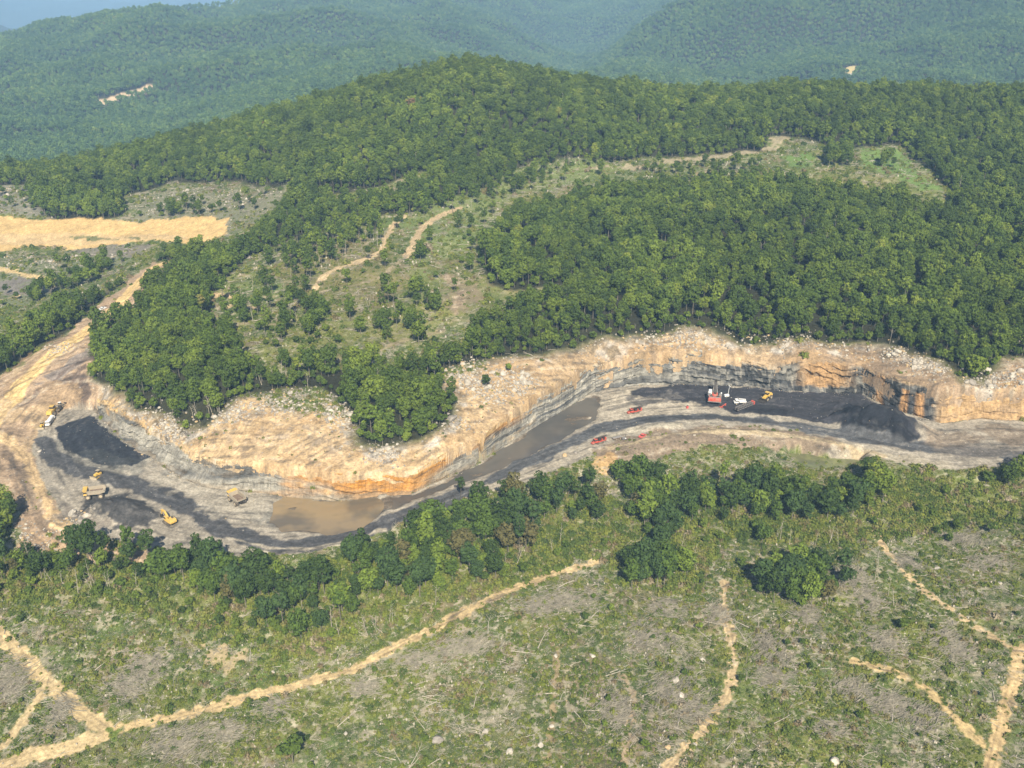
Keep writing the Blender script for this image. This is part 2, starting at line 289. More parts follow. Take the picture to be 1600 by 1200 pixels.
line([(1260,690),(1330,700),(1400,716),(1480,725)], 6, (192,180,156), 2, 4, 7, .9)
poly([(1440,690),(1600,690),(1700,690),(1700,720),(1500,718)], (132,124,114), 4, 8, 10, .7, 0)
poly([(1440,668),(1600,664),(1700,668),(1700,692),(1450,690)], (150,134,114), 4, 8, 10, .8, 0)
# berm south of the road
poly([(925,705),(960,690),(1010,678),(1060,668),(1130,664),(1230,672),(1330,696),(1335,714),(1250,706),(1180,700),(1100,698),(1050,708),(1000,716),(940,722)], (156,138,116), 2, 4, 7, 1, .1)
poly([(925,725),(955,700),(962,712),(950,740),(935,740)], (204,168,116), 2, 3, 5, .9, 0)
line([(950,700),(1000,690),(1050,678),(1110,673),(1180,674),(1250,682),(1330,700),(1380,712)], 3.6, (206,186,150), 1, 1.6, 8, .95)
# lumps of colour along the rim
RIMP = []
# gravel edge of ponds
BELTC = W([(60,885),(160,885),(250,900),(330,920),(420,950),(480,960),(560,930),(640,910),(700,890),(780,870),(850,840),(920,815),(980,840),(1020,880),(1100,800),(1200,805),(1300,810),(1390,790),(1500,780),(1590,775)])
def wallside(X, Y, r0=45):
    dC, t = dline(X, Y, Cw, False, True); return dC, t
SLASH_PX = [(2,1052,12,8),(10,1080,10,8),(95,1110,7,7),(280,1162,14,9),(355,1142,10,6),(200,1070,12,8),(230,1040,8,8),(655,1032,12,5),(740,1005,12,7),(700,1015,10,7),(885,938,18,8),(840,950,10,6),(1040,950,10,7),(1050,1080,12,12),(1010,1000,12,10),(1085,1110,10,8),(1200,1010,8,14),(1210,1060,9,8),(1330,900,10,12),(1360,940,8,10),(1380,1000,9,9),(1330,1075,8,6),(1390,1100,12,7),(1440,1120,10,6),(1480,1000,9,8),(1500,1020,9,6),(1260,960,7,8),(1550,880,12,7),(1500,840,14,7),(570,1075,9,5),(430,1105,8,5),(1300,1140,8,5),(1120,960,7,7),(960,1110,8,9),(520,950,5,4),(1420,880,7,5)]
SLASHW = [(float(a[0]), float(a[1]), s[2] * .5, s[3] * .75) for a, s in zip(W([(p[0], p[1]) for p in SLASH_PX]), SLASH_PX)]
def surface(X, Y, Z=None):
    X = np.asarray(X, float); Y = np.asarray(Y, float); N = len(X); r = np.hypot(X, Y)
    near = r < 1500
    C = np.zeros((N, 3)); veg = np.ones(N)
    # forest floor default
    C[:] = alb((62, 62, 44)); fb = fbm(X / 90, Y / 90, 61, 4)
    C *= (1 + .25 * fb)[:, None]
    op = openness(X, Y); o = sm(op, -3, 3)
    # cut-over ground: green, olive, straw and litter patches
    n1 = fbm(X / 26, Y / 26, 71, 4); n2 = fbm(X / 11, Y / 11, 72, 4); n3 = fbm(X / 5, Y / 5, 73, 3); n4 = fbm(X / 2.2, Y / 2.2, 74, 3)
    G = np.empty((N, 3)); G[:] = alb((104, 122, 58))
    def mx(m, c, G=G):
        m = np.clip(m, 0, 1)[:, None]; G[:] = G * (1 - m) + alb(c) * m
    mx(sm(n1 + .3 * n2, .1, .6) * .8, (140, 146, 66)); mx(sm(-n1 + .3 * n3, .15, .6) * .7, (84, 100, 58))
    mx(sm(n2 - .4 * n1, .25, .7) * .75, (152, 134, 104)); mx(sm(n3 + .5 * n2, .45, .9) * .7, (186, 168, 132))
    mx(sm(n4 + .5 * n3 - .3 * n1, .35, .75) * .7, (208, 196, 168)); mx(sm(-n3 - .4 * n2, .4, .9) * .6, (62, 78, 38))
    mx(sm(fbm(X / 60, Y / 60, 75, 3) - .3 * n2, .3, .7) * .5, (160, 158, 84))
    G *= (.94 + .22 * fbm(X / 48, Y / 40, 143, 3))[:, None]; mx(sm(fbm(X / 30, Y / 22, 144, 4), .15, .6) * .28, (132, 130, 104)); mx(sm(-fbm(X / 34, Y / 26, 145, 4), .2, .7) * .4, (96, 122, 52)); db = dline(X, Y, BELTC); mx(sm(-db - 6 * n2, -22, -6) * .55, (142, 150, 62))
    mx(sm(fbm(X / 2.6, Y / 2.6, 141, 3) + .3 * n2, .3, .6) * .55 * (r < 520), (58, 74, 32)); mx(sm(fbm(X / 1.9, Y / 1.9, 142, 3) - .3 * n2, .42, .7) * .6 * (r < 520), (214, 204, 178))
    C = C * (1 - o[:, None]) + G * o[:, None]
    for (sx, sy, a, b) in SLASHW:
        m = np.abs(X - sx) < 25
        q = np.hypot((X[m] - sx) / a, (Y[m] - sy) / b) + n2[m] * .6 + n3[m] * .3; k = (1 - sm(q, .2, 1.4)) * .4
        C[m] = C[m] * (1 - k[:, None]) + alb((146, 140, 120)) * k[:, None]
    # rim of the highwall: sand, grey rubble
    m = (X > BX[0]) & (X < BX[1]) & (Y > BX[2]) & (Y < BX[3] + 40)
    if m.any():
        x, y = X[m], Y[m]; dC, t = dline(x, y, Cw, False, True); dF = dline(x, y, F); ip = inpoly(x, y, PIT)
        up = (~ip) & (dC < dline(x, y, NR)) & (o[m] > .01)
        e = sm(op[m], 1, 5)
        right = np.clip(sm(t, 23, 27) + .45 * sm(t, 15, 19), 0, 1)
        c1 = alb((220, 190, 146)); c2 = alb((172, 148, 120))
        base_c = c1 * (1 - right[:, None]) + c2 * right[:, None]
        q = fbm(x / 9, y / 9, 81, 4); q2 = fbm(x / 3.5, y / 3.5, 82, 4)
        base_c = base_c * (1 + .16 * q + .10 * q2)[:, None]
        kk = np.clip(sm(q2 + .4 * q, .35, .8), 0, 1)[:, None] * .6; base_c = base_c * (1 - kk) + alb((168, 146, 122)) * kk
        kk = (sm(fbm(x / 14, y / 8, 83, 4), .05, .5) * .6)[:, None]; base_c = base_c * (1 - kk) + alb((190, 158, 116)) * kk
        kk = (sm(fbm(x / 4, y / 2.2, 84, 4), .35, .7) * .55)[:, None]; base_c = base_c * (1 - kk) + alb((146, 128, 108)) * kk
        kk = (sm(dC + 5 * q, 8, 18) * sm(q + q2, -.1, .6))[:, None] * .7; base_c = base_c * (1 - kk) + alb((178, 160, 136)) * kk
        kk = (sm(7 - op[m] + 6 * q, -2, 5) * sm(q2 + .3 * q, -.3, .4))[:, None] * .8; base_c = base_c * (1 - kk) + alb((206, 200, 188)) * kk
        kk = (sm(9 - op[m] + 6 * q, -2, 5) * sm(-q2 + .2 * q, .1, .6))[:, None] * .7; base_c = base_c * (1 - kk) + alb((120, 112, 96)) * kk
        kk = (1 - e)[:, None] * .8; base_c = base_c * (1 - kk) + alb((130, 118, 92)) * kk
        a = (sm(op[m], -2, 2) * up * (1 - sm(dC + 7 * q, 34, 44)))[:, None]
        C[m] = C[m] * (1 - a) + base_c * a; vv = veg[m]; vv = vv * (1 - a[:, 0] * .97); veg[m] = vv
    for p in PAINT:
        P = p[1]; pad = 25 + (p[8] if p[0] == 'l' else 0)
        m = (X > P[:, 0].min() - pad) & (X < P[:, 0].max() + pad) & (Y > P[:, 1].min() - pad) & (Y < P[:, 1].max() + pad)
        if not m.any(): continue
        x, y = X[m], Y[m]
        if p[0] == 'p':
            d = dline(x, y, P, True); d = np.where(inpoly(x, y, P), -d, d)
        else:
            d0 = dline(x, y, P); d = d0 - p[8] / 2
        s = p[5]; d = d + fbm(x / s, y / s, 91 + len(P), 4) * p[4]
        a = (1 - sm(d, -p[3] * .5, p[3] * .5)) * p[6]
        C[m] = C[m] * (1 - a[:, None]) + p[2] * a[:, None]
        if p[7] is not None: veg[m] = veg[m] * (1 - a) + p[7] * a
        if p[0] == 'l' and p[8] > 3.4: C[m] *= (1 - a * .30 * np.exp(-((d0 - p[8] * .2) / .38) ** 2) * (.4 + .6 * sm(fbm(x / 12, y / 12, 93, 2), -.5, .3)))[:, None]
    # pit floor: streaks and pale scrapes
    m = (X > BX[0]) & (X < BX[1]) & (Y > BX[2]) & (Y < BX[3]) & (veg < .3) & (r < 700)
    if m.any():
        x, y = X[m], Y[m]; d1, t = dline(x, y, NR, False, True)
        st = fbm(t * 1.1, d1 / 1.6, 95, 4); q = fbm(x / 4, y / 4, 96, 4)
        lum = sm(C[m].mean(1), .05, .13); g5 = fbm(x / 1.7, y / 1.7, 98, 4); C[m] *= (1 + .30 * st + .16 * q + .16 * g5)[:, None]
        k = (sm(st + .6 * g5, .55, .95) * .5 * (.12 + .88 * lum))[:, None]; C[m] = C[m] * (1 - k) + alb((206, 196, 174)) * k
        k = (sm(-st - .5 * q, .45, .9) * .45)[:, None]; C[m] = C[m] * (1 - k) + alb((92, 90, 88)) * k
    m = (veg < .5) & (r < 1000) & (o > .3)
    if m.any():
        x, y = X[m], Y[m]; q = fbm(x / 6, y / 6, 131, 4); q2 = fbm(x / 1.8, y / 1.8, 132, 4); C[m] *= (1 + .13 * q + .17 * q2)[:, None]
    C *= (1 + .12 * fbm(X / 1.6, Y / 1.6, 97, 3))[:, None]
    return np.clip(C, .004, .8), np.clip(veg * o, 0, 1), op, veg
# ---------------------------------------------------------------- node materials
def mat(name, rough=.9):
    m = bpy.data.materials.new(name); m.use_nodes = True; t = m.node_tree; b = t.nodes['Principled BSDF']
    b.inputs['Roughness'].default_value = rough; b.inputs['Specular IOR Level'].default_value = .15
    return m, t, b
def nd(t, typ, **k):
    n = t.nodes.new(typ)
    for a, v in k.items():
        if a in n.inputs: n.inputs[a].default_value = v
        else: setattr(n, a, v)
    return n
def noise(t, scale, detail=4, vec=None, rough=.6):
    n = nd(t, 'ShaderNodeTexNoise'); n.inputs['Scale'].default_value = scale; n.inputs['Detail'].default_value = detail; n.inputs['Roughness'].default_value = rough
    if vec is not None: t.links.new(vec, n.inputs['Vector'])
    return n.outputs['Fac']
def mrange(t, src, a, b, c, d):
    n = nd(t, 'ShaderNodeMapRange'); t.links.new(src, n.inputs[0])
    for i, v in zip((1, 2, 3, 4), (a, b, c, d)): n.inputs[i].default_value = v
    return n.outputs[0]
def math_(t, op, a, b):
    n = nd(t, 'ShaderNodeMath'); n.operation = op
    for i, v in enumerate((a, b)):
        if hasattr(v, 'links'): t.links.new(v, n.inputs[i])
        else: n.inputs[i].default_value = v
    return n.outputs[0]
def mixc(t, f, a, b, typ='MIX'):
    n = nd(t, 'ShaderNodeMix'); n.data_type = 'RGBA'; n.blend_type = typ
    for i, v in ((0, f), (6, a), (7, b)):
        if hasattr(v, 'links'): t.links.new(v, n.inputs[i])
        else: n.inputs[i].default_value = v if i == 0 else (*v, 1) if len(v) == 3 else v
    return n.outputs[2]
def ground_mat():
    m, t, b = mat('ground_soil', .95)
    at = nd(t, 'ShaderNodeAttribute'); at.attribute_name = 'Col'; av = nd(t, 'ShaderNodeAttribute'); av.attribute_name = 'veg'
    pos = nd(t, 'ShaderNodeNewGeometry').outputs['Position']
    n1 = noise(t, .9, 5, pos); n2 = noise(t, 3.5, 3, pos); n3 = noise(t, .25, 3, pos)
    c = mixc(t, 1.0, at.outputs['Color'], mrange(t, n1, .25, .75, .60, 1.40), 'MULTIPLY')
    c = mixc(t, 1.0, c, mrange(t, n2, .3, .7, .75, 1.25), 'MULTIPLY')
    # litter and twigs in the cut-over ground
    k = math_(t, 'MULTIPLY', mrange(t, n2, .57, .66, 0, .85), av.outputs['Fac'])
    c = mixc(t, k, c, tuple(alb((206, 192, 162))))
    k = math_(t, 'MULTIPLY', mrange(t, n1, .50, .62, 0, .6), math_(t, 'MULTIPLY', mrange(t, n3, .4, .6, 0, 1), av.outputs['Fac']))
    c = mixc(t, k, c, tuple(alb((74, 92, 44))))
    t.links.new(c, b.inputs['Base Color'])
    bp = nd(t, 'ShaderNodeBump', Strength=.6, Distance=.35); t.links.new(n1, bp.inputs['Height']); t.links.new(bp.outputs[0], b.inputs['Normal'])
    return m
def kind(o, k): o['kind'] = k; return o
def mesh_from(name, co, faces, m, parent=None, smooth=True, loc=None):
    me = bpy.data.meshes.new(name); me.vertices.add(len(co)); me.vertices.foreach_set('co', np.asarray(co, np.float32).ravel())
    faces = np.asarray(faces, np.int32); nf, k = faces.shape
    me.loops.add(nf * k); me.loops.foreach_set('vertex_index', faces.ravel())
    me.polygons.add(nf); me.polygons.foreach_set('loop_start', np.arange(0, nf * k, k, dtype=np.int32))
    me.update(calc_edges=True); me.validate()
    if smooth: me.polygons.foreach_set('use_smooth', np.ones(nf, bool))
    if m is not None: me.materials.append(m)
    o = bpy.data.objects.new(name, me); col.objects.link(o)
    if parent is not None: o.parent = parent
    if loc is not None: o.location = loc
    return o
def setcol(o, C, veg=None):
    me = o.data; a = me.color_attributes.new('Col', 'FLOAT_COLOR', 'POINT')
    a.data.foreach_set('color', np.c_[C, np.ones(len(C))].astype(np.float32).ravel())
    if veg is not None:
        v = me.attributes.new('veg', 'FLOAT', 'POINT'); v.data.foreach_set('value', veg.astype(np.float32))
def gridfaces(na, nb):
    i = np.arange(na - 1)[:, None] * nb + np.arange(nb - 1)[None]
    return np.stack([i, i + nb, i + nb + 1, i + 1], -1).reshape(-1, 4)
# ---------------------------------------------------------------- terrain sheet
GM = ground_mat()
az = np.linspace(-.80, .80, 1300)
lr = np.concatenate([np.linspace(math.log(205), math.log(640), 640)[:-1], np.linspace(math.log(640), math.log(1250), 200)[:-1], np.linspace(math.log(1250), math.log(4600), 230)[:-1], np.linspace(math.log(4600), math.log(21000), 90)])
AZ, LR = np.meshgrid(az, lr, indexing='ij'); X = (np.sin(AZ) * np.exp(LR)).ravel(); Y = (np.cos(AZ) * np.exp(LR)).ravel()
Z = height(X, Y); Cc, veg, opn, _ = surface(X, Y)
terrain = kind(mesh_from('ground', np.c_[X, Y, Z], gridfaces(len(az), len(lr)), GM), 'structure')
setcol(terrain, Cc, veg)
print('terrain', len(X))
# ---------------------------------------------------------------- highwall
def resample(P, n, ks=None):
    d = np.r_[0, np.cumsum(np.hypot(*np.diff(P, axis=0).T))]; s = np.linspace(0, d[-1], n)
    return s, np.interp(s, d, np.arange(len(P)))
ns, nk = 2100, 76
s, tpar = resample(F, ns)
def at_par(P, t): return np.stack([np.interp(t, np.arange(len(P)), P[:, i]) for i in range(P.shape[1])], 1)
Fp = at_par(F, tpar); Cp = at_par(Cw, tpar); nrm = Cp - Fp; nrm /= np.hypot(*nrm.T)[:, None]
S, Kv = np.meshgrid(s, np.linspace(0, 1, nk), indexing='ij')
hb = height(Cp[:, 0] + nrm[:, 0] * 1.5, Cp[:, 1] + nrm[:, 1] * 1.5)
top = Cp + nrm * 1.5
T = tpar[:, None] + Kv * 0
blocky = np.exp(-((T - 26.5) / 2.6) ** 2) + .5 * sm(T, 17, 19) * (1 - sm(T, 24, 26)) + .6 * (1 - sm(T, 3, 6))
# batter with ledges, buttresses and joints
lay = Kv * 5.2 + fbm(S / 55, Kv * .8, 201, 2) * 1.3 + fbm(S / 11, Kv * 2, 202, 3) * .38; led = lay - np.floor(lay)
lam = sm(fbm(S / 21, np.floor(lay) * 4.7, 204, 2), -.45, .45)                 # ledges come and go along the face
rec = (vnoise(S / 26, np.floor(lay) * 7.3, 206) - .5) * 1.6
def steps(sc, lay_, sd_): q = S / sc + vnoise(S / (sc * 3), lay_, sd_) * 2.0 + lay_ * .37; return hsh(np.floor(q), np.floor(lay_), sd_ + 1)
b1 = steps(5.0, np.floor(lay), 231); b2 = steps(2.1, np.floor(lay * 2.3), 235); b3 = steps(9.0, np.floor(Kv * 1.6), 239)
but = fbm(S / 14, Kv * .6, 205, 3)
off = (sm(led, .0, .25) - led) * 1.1 * lam + rec * .8 + (b1 - .5) * 1.0 + (b2 - .5) * .7 + fbm(S / 2.6, Kv * 5, 209, 4) * .55 + fbm(S / 9, Kv * 2, 210, 3) * .7
off = off * (.6 + 1.0 * blocky) + blocky * ((b3 - .5) * 3.6 + np.sign(but) * np.abs(but) ** .6 * 2.0)
off = off * sm(Kv, 0, .05) * (1 - sm(Kv, .92, 1)) + .25 * (1 - Kv)
Px = Fp[:, None] * (1 - Kv[..., None] ** .85) + top[:, None] * Kv[..., None] ** .85 - nrm[:, None] * off[..., None]
PZ = -.6 + (hb[:, None] + .08 + .6) * Kv
# colours
g1 = fbm(S / 22, Kv * 2.5, 211, 4); g2 = fbm(S / 7, Kv * 9, 212, 4); g3 = fbm(S / 45, lay * .9, 213, 3); g4 = fbm(S / 2.0, Kv * 3.0, 215, 3)
WC = np.empty((ns, nk, 3)); WC[:] = alb((146, 142, 132))
def wm(m, c):
    m = np.clip(m, 0, 1)[..., None]; WC[:] = WC * (1 - m) + alb(c) * m
wm(sm(g3, -.2, .5) * .7, (186, 180, 164)); wm(sm(-g3, .1, .6) * .8, (98, 100, 100)); bedn = hsh(np.floor(lay * 2.6 + .3 * g2), np.floor(S / 400), 251); wm((bedn > .62) * (T > 15) * .6, (196, 190, 174)); wm((bedn < .25) * .6 * (T > 15), (84, 86, 88))
org = np.exp(-((T - 11.8) / 2.9) ** 2) * 1.15 + .35 * np.exp(-((T - 16.5) / 1.0) ** 2)
wm(sm(org + .40 * g1 + .25 * Kv - .12, .35, .8) * .9, (208, 152, 80)); wm(sm(org * (g2 + .6 * g1), .2, .7) * .8, (204, 142, 58)); wm(sm(-g2 - .5 * g3, .25, .7) * .55 * (T < 17), (132, 118, 98))
wm(sm(g2 - .3 * g1, .25, .8) * .45 * (org > .2), (176, 154, 118))
wm(sm(Kv + .12 * g1, .80, 1.0) * (1 - sm(T, 22, 26)) * .9, (228, 190, 130))
wm((1 - sm(Kv + .1 * g2, .1, .22)) * .6 * (T < 15), (164, 148, 124))
dk = sm(T, 20.5, 23) * (1 - sm(T, 28.4, 29.2))
wm(dk * .85, (104, 104, 102)); wm(dk * sm(b1, .6, .75) * .7, (150, 146, 134)); wm(dk * sm(g4 + g2 * .5, .2, .7) * .6, (160, 154, 140)); wm(dk * np.clip(sm(-g4 - g2, .2, .8) + (b2 < .25), 0, 1) * .75, (52, 54, 58)); wm(dk * sm(T, 25.8, 26.2) * (b3 < .4) * .7, (58, 60, 64))  # black shale, with the shade of recessed blocks painted into the dark colours
pt = lambda c, wd: np.exp(-((T - c) / wd) ** 4)
wm(np.clip(pt(25.30, .50) * sm(Kv + .08 * g2, .18, .26), 0, 1), (188, 152, 108))
wm(np.clip(pt(26.75, .13) + pt(27.75, .16) * (Kv < .75) + pt(28.3, .14) * (Kv < .7), 0, 1) * .9, (200, 156, 106))
rt = sm(T, 28.7, 29.1)
wm(rt, (204, 170, 124)); wm(rt * sm(g2 + g1 * .4, .1, .7) * .7, (176, 150, 118)); wm(rt * sm(g3, .1, .5) * .5, (200, 160, 112)); wm(rt * sm(Kv, .9, .5) * sm(T, 31, 32) * .5, (150, 142, 126))
wm(sm(T, 17, 19) * (1 - sm(T, 28.5, 29)) * sm(Kv + .1 * g1, .86, .97) * .8, (200, 170, 130))
# dark bedding cracks
cr_ = np.exp(-((led - .05) / .06) ** 2) * sm(fbm(S / 6, np.floor(lay) * 5, 221, 3), .05, .35)
wm(cr_ * .75, (70, 62, 52)); WC *= (1 - .22 * ((S / 1.7) % 1 < .22) * sm(g1 + .5 * g3, -.1, .4) * (Kv > .15))[..., None]; WC *= (1 + .24 * g2 + .22 * g4 + .16 * (b2 - .5) * 2)[..., None]
def wall_mat():
    m, t, b = mat('rock_face', .9); at = nd(t, 'ShaderNodeAttribute'); at.attribute_name = 'Col'
    pos = nd(t, 'ShaderNodeNewGeometry').outputs['Position']
    mp = nd(t, 'ShaderNodeMapping'); t.links.new(pos, mp.inputs[0]); mp.inputs['Scale'].default_value = (1, 1, 2.2)
    n1 = noise(t, .55, 6, mp.outputs[0], .7); n2 = noise(t, 2.2, 4, mp.outputs[0])
    c = mixc(t, 1, at.outputs['Color'], mrange(t, n1, .25, .75, .62, 1.38), 'MULTIPLY')
    c = mixc(t, 1, c, mrange(t, n2, .3, .7, .8, 1.2), 'MULTIPLY'); t.links.new(c, b.inputs['Base Color'])
    bp = nd(t, 'ShaderNodeBump', Strength=.9, Distance=.7); t.links.new(n1, bp.inputs['Height']); t.links.new(bp.outputs[0], b.inputs['Normal'])
    return m
hw = kind(mesh_from('highwall', np.c_[Px.reshape(-1, 2), PZ.ravel()], gridfaces(ns, nk)[:, ::-1], wall_mat(), smooth=False), 'structure')
setcol(hw, np.clip(WC, .01, .8).reshape(-1, 3))
# ---------------------------------------------------------------- standing water
def water(name, P, z, ca, cb, s0, rough=.12):
    bm = bmesh.new(); c = P.mean(0); g = []
    x0, y0 = P.min(0) - 3; x1, y1 = P.max(0) + 3; f = bmesh.ops.create_grid(bm, x_segments=1, y_segments=1, size=.5)
    for v in bm.verts: v.co = Vector((x0 + (v.co.x + .5) * (x1 - x0), y0 + (v.co.y + .5) * (y1 - y0), z))
    me = bpy.data.meshes.new(name); 
    bm.clear(); vs = [bm.verts.new((x, y, z)) for x, y in P + (P - c) / np.hypot(*(P - c).T)[:, None] * 0]; bm.faces.new(vs); bmesh.ops.triangulate(bm, faces=bm.faces[:]); bm.normal_update()
    for f in bm.faces:
        if f.normal.z < 0: f.normal_flip()
    bm.to_mesh(me); m, t, b = mat(name + '_surface', rough); b.inputs['Specular IOR Level'].default_value = .5
    pos = nd(t, 'ShaderNodeNewGeometry').outputs['Position']; n1 = noise(t, s0, 3, pos)
    t.links.new(mixc(t, mrange(t, n1, .42, .58, 0, 1), tuple(alb(ca)), tuple(alb(cb))), b.inputs['Base Color'])
    bp = nd(t, 'ShaderNodeBump', Strength=.15, Distance=.1); t.links.new(noise(t, 1.2, 3, pos), bp.inputs['Height']); t.links.new(bp.outputs[0], b.inputs['Normal'])
    me.materials.append(m); o = bpy.data.objects.new(name, me); col.objects.link(o); return kind(o, 'structure')
def grow(P, d):
    c = []; n = len(P); A = sum(P[i][0] * P[(i + 1) % n][1] - P[(i + 1) % n][0] * P[i][1] for i in range(n))
    for i in range(n):
        e = P[(i + 1) % n] - P[i - 1]; e = e / np.hypot(*e); c.append(P[i] + np.array([e[1], -e[0]]) * d * (1 if A > 0 else -1))
    return np.array(c)
E1 = [(432,785),(445,776),(470,778),(520,784),(560,781),(595,779),(594,800),(560,828),(500,832),(440,830),(425,815)]
water('muddy_pond', grow(np.array([atz(*p) for p in E1]), 5), -.18, (170,148,112), (128,116,96), .045)
water('flooded_pit_floor', grow(np.array([atz(*p) for p in [(606,777),(645,773),(700,748),(742,731),(785,703),(830,673),(880,644),(915,622),(932,618),(940,632),(925,655),(885,682),(840,705),(790,728),(740,748),(690,765),(640,785),(606,800)]]), 4), -.26, (120,114,104), (98,95,90), .035, .22)
water('green_pool', grow(P2W, 3), -5.75, (150,154,100), (120,122,84), .08, .15)
# ---------------------------------------------------------------- tagging, labels
def tag(o, label=None, cat=None, group=None):
    if label: o['label'] = label
    if cat: o['category'] = cat
    if group: o['group'] = group
    return o
def empty(name, loc, rz=0, sc=1.0):
    o = bpy.data.objects.new(name, None); col.objects.link(o); o.location = loc; o.rotation_euler = (0, 0, rz); o.scale = (sc, sc, sc); o.empty_display_size = .5
    return o
def ground_z(x, y): return float(height(np.array([x]), np.array([y]))[0])
def ordn(n): return '%d%s' % (n, 'th' if 10 <= n % 100 <= 20 else {1: 'st', 2: 'nd', 3: 'rd'}.get(n % 10, 'th'))
MARKS = [('road fork at bottom left', 165, 1140), ('small trail triangle at bottom left', 70, 1110), ('lone round tree at bottom', 450, 1185), ('kink in the diagonal trail', 400, 1085),
 ('middle of the diagonal trail', 640, 1000), ('upper end of diagonal trail', 910, 885), ('square grey slab', 685, 1160), ('middle of the curved trail', 1145, 1020), ('bottom of the curved trail', 1070, 1170), ('head of the curved trail', 1132, 908), ('faint track at bottom centre', 980, 1120),
 ('short sandy trail lower right', 1440, 1075), ('trail junction at right edge', 1590, 1015), ('broken trail on the right', 1440, 915), ('head of the right trail', 1372, 830),
 ('tree belt at lower left', 300, 900), ('bare slope under left trees', 220, 970), ('main tree belt below pond', 700, 880), ('gap between the tree belts', 890, 820), ('scrub under the green pool', 1480, 780), ('dark tree island', 1240, 900),
 ('tan pond', 510, 800), ('wooded spur tip above pond', 620, 690), ('white rock heap beside spur', 790, 590), ('white rubble left of spur', 520, 640), ('rock rim at wall start', 250, 650), ('left end of the pit', 110, 640), ('dark coal heap at left', 190, 800), ('rim above the red shovel', 1110, 520), ('rim above black broken wall', 1400, 560), ('rocky rim at right edge', 1560, 590),
 ('yellow bench at upper left', 200, 365), ('scree above the yellow bench', 330, 310), ('slope under the yellow bench', 120, 410), ('hill clearing trails', 620, 390), ('lower hill clearing', 520, 480), ('upper end of hill clearing', 830, 280), ('hilltop grass patch', 1380, 250)]
MW = W([(m[1], m[2]) for m in MARKS])
def label_by_marks(items, noun):                      # items: list of (object, x, y); a distinct label for each from the nearest landmark
    buckets = {}
    for it in items:
        x, y = it[1], it[2]; d = np.hypot(MW[:, 0] - x, (MW[:, 1] - y)); k = int(np.argmin(d)); dx, dy = x - MW[k, 0], y - MW[k, 1]
        side = ('right of' if dx > 0 else 'left of') if abs(dx) > abs(dy) else ('beyond' if dy > 0 else 'below')
        buckets.setdefault((it[3] if len(it) > 3 else noun, k, side), []).append((float(d[k]), it[0]))
    for (nn, k, side), L in buckets.items():
        L.sort(key=lambda q: q[0])
        for i, (_, o) in enumerate(L):
            o['label'] = '%s %s the %s' % (nn, side, MARKS[k][0]) + ('' if len(L) == 1 else ', nearest' if i == 0 else ', %s nearest' % ordn(i + 1))
# ---------------------------------------------------------------- foliage
FOL = {'dark green': (56, 72, 32), 'green': (72, 90, 36), 'yellow green': (96, 112, 42), 'rusty brown': (88, 84, 50), 'blue green': (60, 78, 40)}
KF = 1.14
def foliage_mat(name, c=None, far=0):
    m, t, b = mat(name, .8); pos = nd(t, 'ShaderNodeNewGeometry').outputs['Position']
    n1 = noise(t, .9, 3, pos); n2 = noise(t, .018 if not far else .008, 4, pos)
    if c is None:
        oi = nd(t, 'ShaderNodeObjectInfo'); rp = nd(t, 'ShaderNodeValToRGB'); cr = rp.color_ramp
        f = math_(t, 'ADD', math_(t, 'MULTIPLY', oi.outputs['Random'], .8), math_(t, 'MULTIPLY', mrange(t, n2, .3, .7, 0, 1), .2)); t.links.new(f, rp.inputs[0])
        st = [(0, (58, 73, 33)), (.22, (66, 82, 33)), (.48, (76, 92, 35)), (.70, (87, 102, 38)), (.87, (98, 112, 42)), (.955, (110, 118, 46)), (.985, (98, 80, 54))]
        while len(cr.elements) < len(st): cr.elements.new(.5)
        for e, (p, cc) in zip(cr.elements, st): e.position = p; e.color = (*(lin(cc) * KF), 1)
        base_ = rp.outputs[0]
        base_ = mixc(t, 1, base_, mrange(t, n2, .3, .7, .76, 1.24), 'MULTIPLY')
        if far: base_ = mixc(t, .25, base_, (.07, .17, .10))  # blue-green tint of the haze painted into the distant leaf colour
    else: base_ = tuple(lin(c) * KF)
    cc = mixc(t, 1.0, base_, mrange(t, n1, .3, .7, .7, 1.3), 'MULTIPLY')
    t.links.new(cc, b.inputs['Base Color']); b.inputs['Specular IOR Level'].default_value = .1
    tr = nd(t, 'ShaderNodeBsdfTranslucent'); t.links.new(cc, tr.inputs[0]); ms = nd(t, 'ShaderNodeMixShader'); ms.inputs[0].default_value = .10
    t.links.new(b.outputs[0], ms.inputs[1]); t.links.new(tr.outputs[0], ms.inputs[2]); t.links.new(ms.outputs[0], t.nodes['Material Output'].inputs[0])
    return m
MFOL = foliage_mat('mixed_leaves'); MFAR = foliage_mat('haze_tinted_leaves', None, 1)
MF = {k: foliage_mat(k.replace(' ', '_') + '_leaves', c) for k, c in FOL.items()}
def flat_mat(name, c, rough=.85, var=.25, sc=2.0, k=KALB, spec=.15):
    m, t, b = mat(name, rough); pos = nd(t, 'ShaderNodeTexCoord').outputs['Object']
    t.links.new(mixc(t, 1, tuple(lin(c) * k), mrange(t, noise(t, sc, 4, pos), .3, .7, 1 - var, 1 + var), 'MULTIPLY'), b.inputs['Base Color']); b.inputs['Specular IOR Level'].default_value = spec
    return m
BARK = flat_mat('grey_bark', (150, 142, 126)); DEADW = flat_mat('bleached_wood', (206, 196, 176)); TWIG = flat_mat('grey_twigs', (174, 166, 146), .85, .4, .6); 
rng = np.random.default_rng(5)
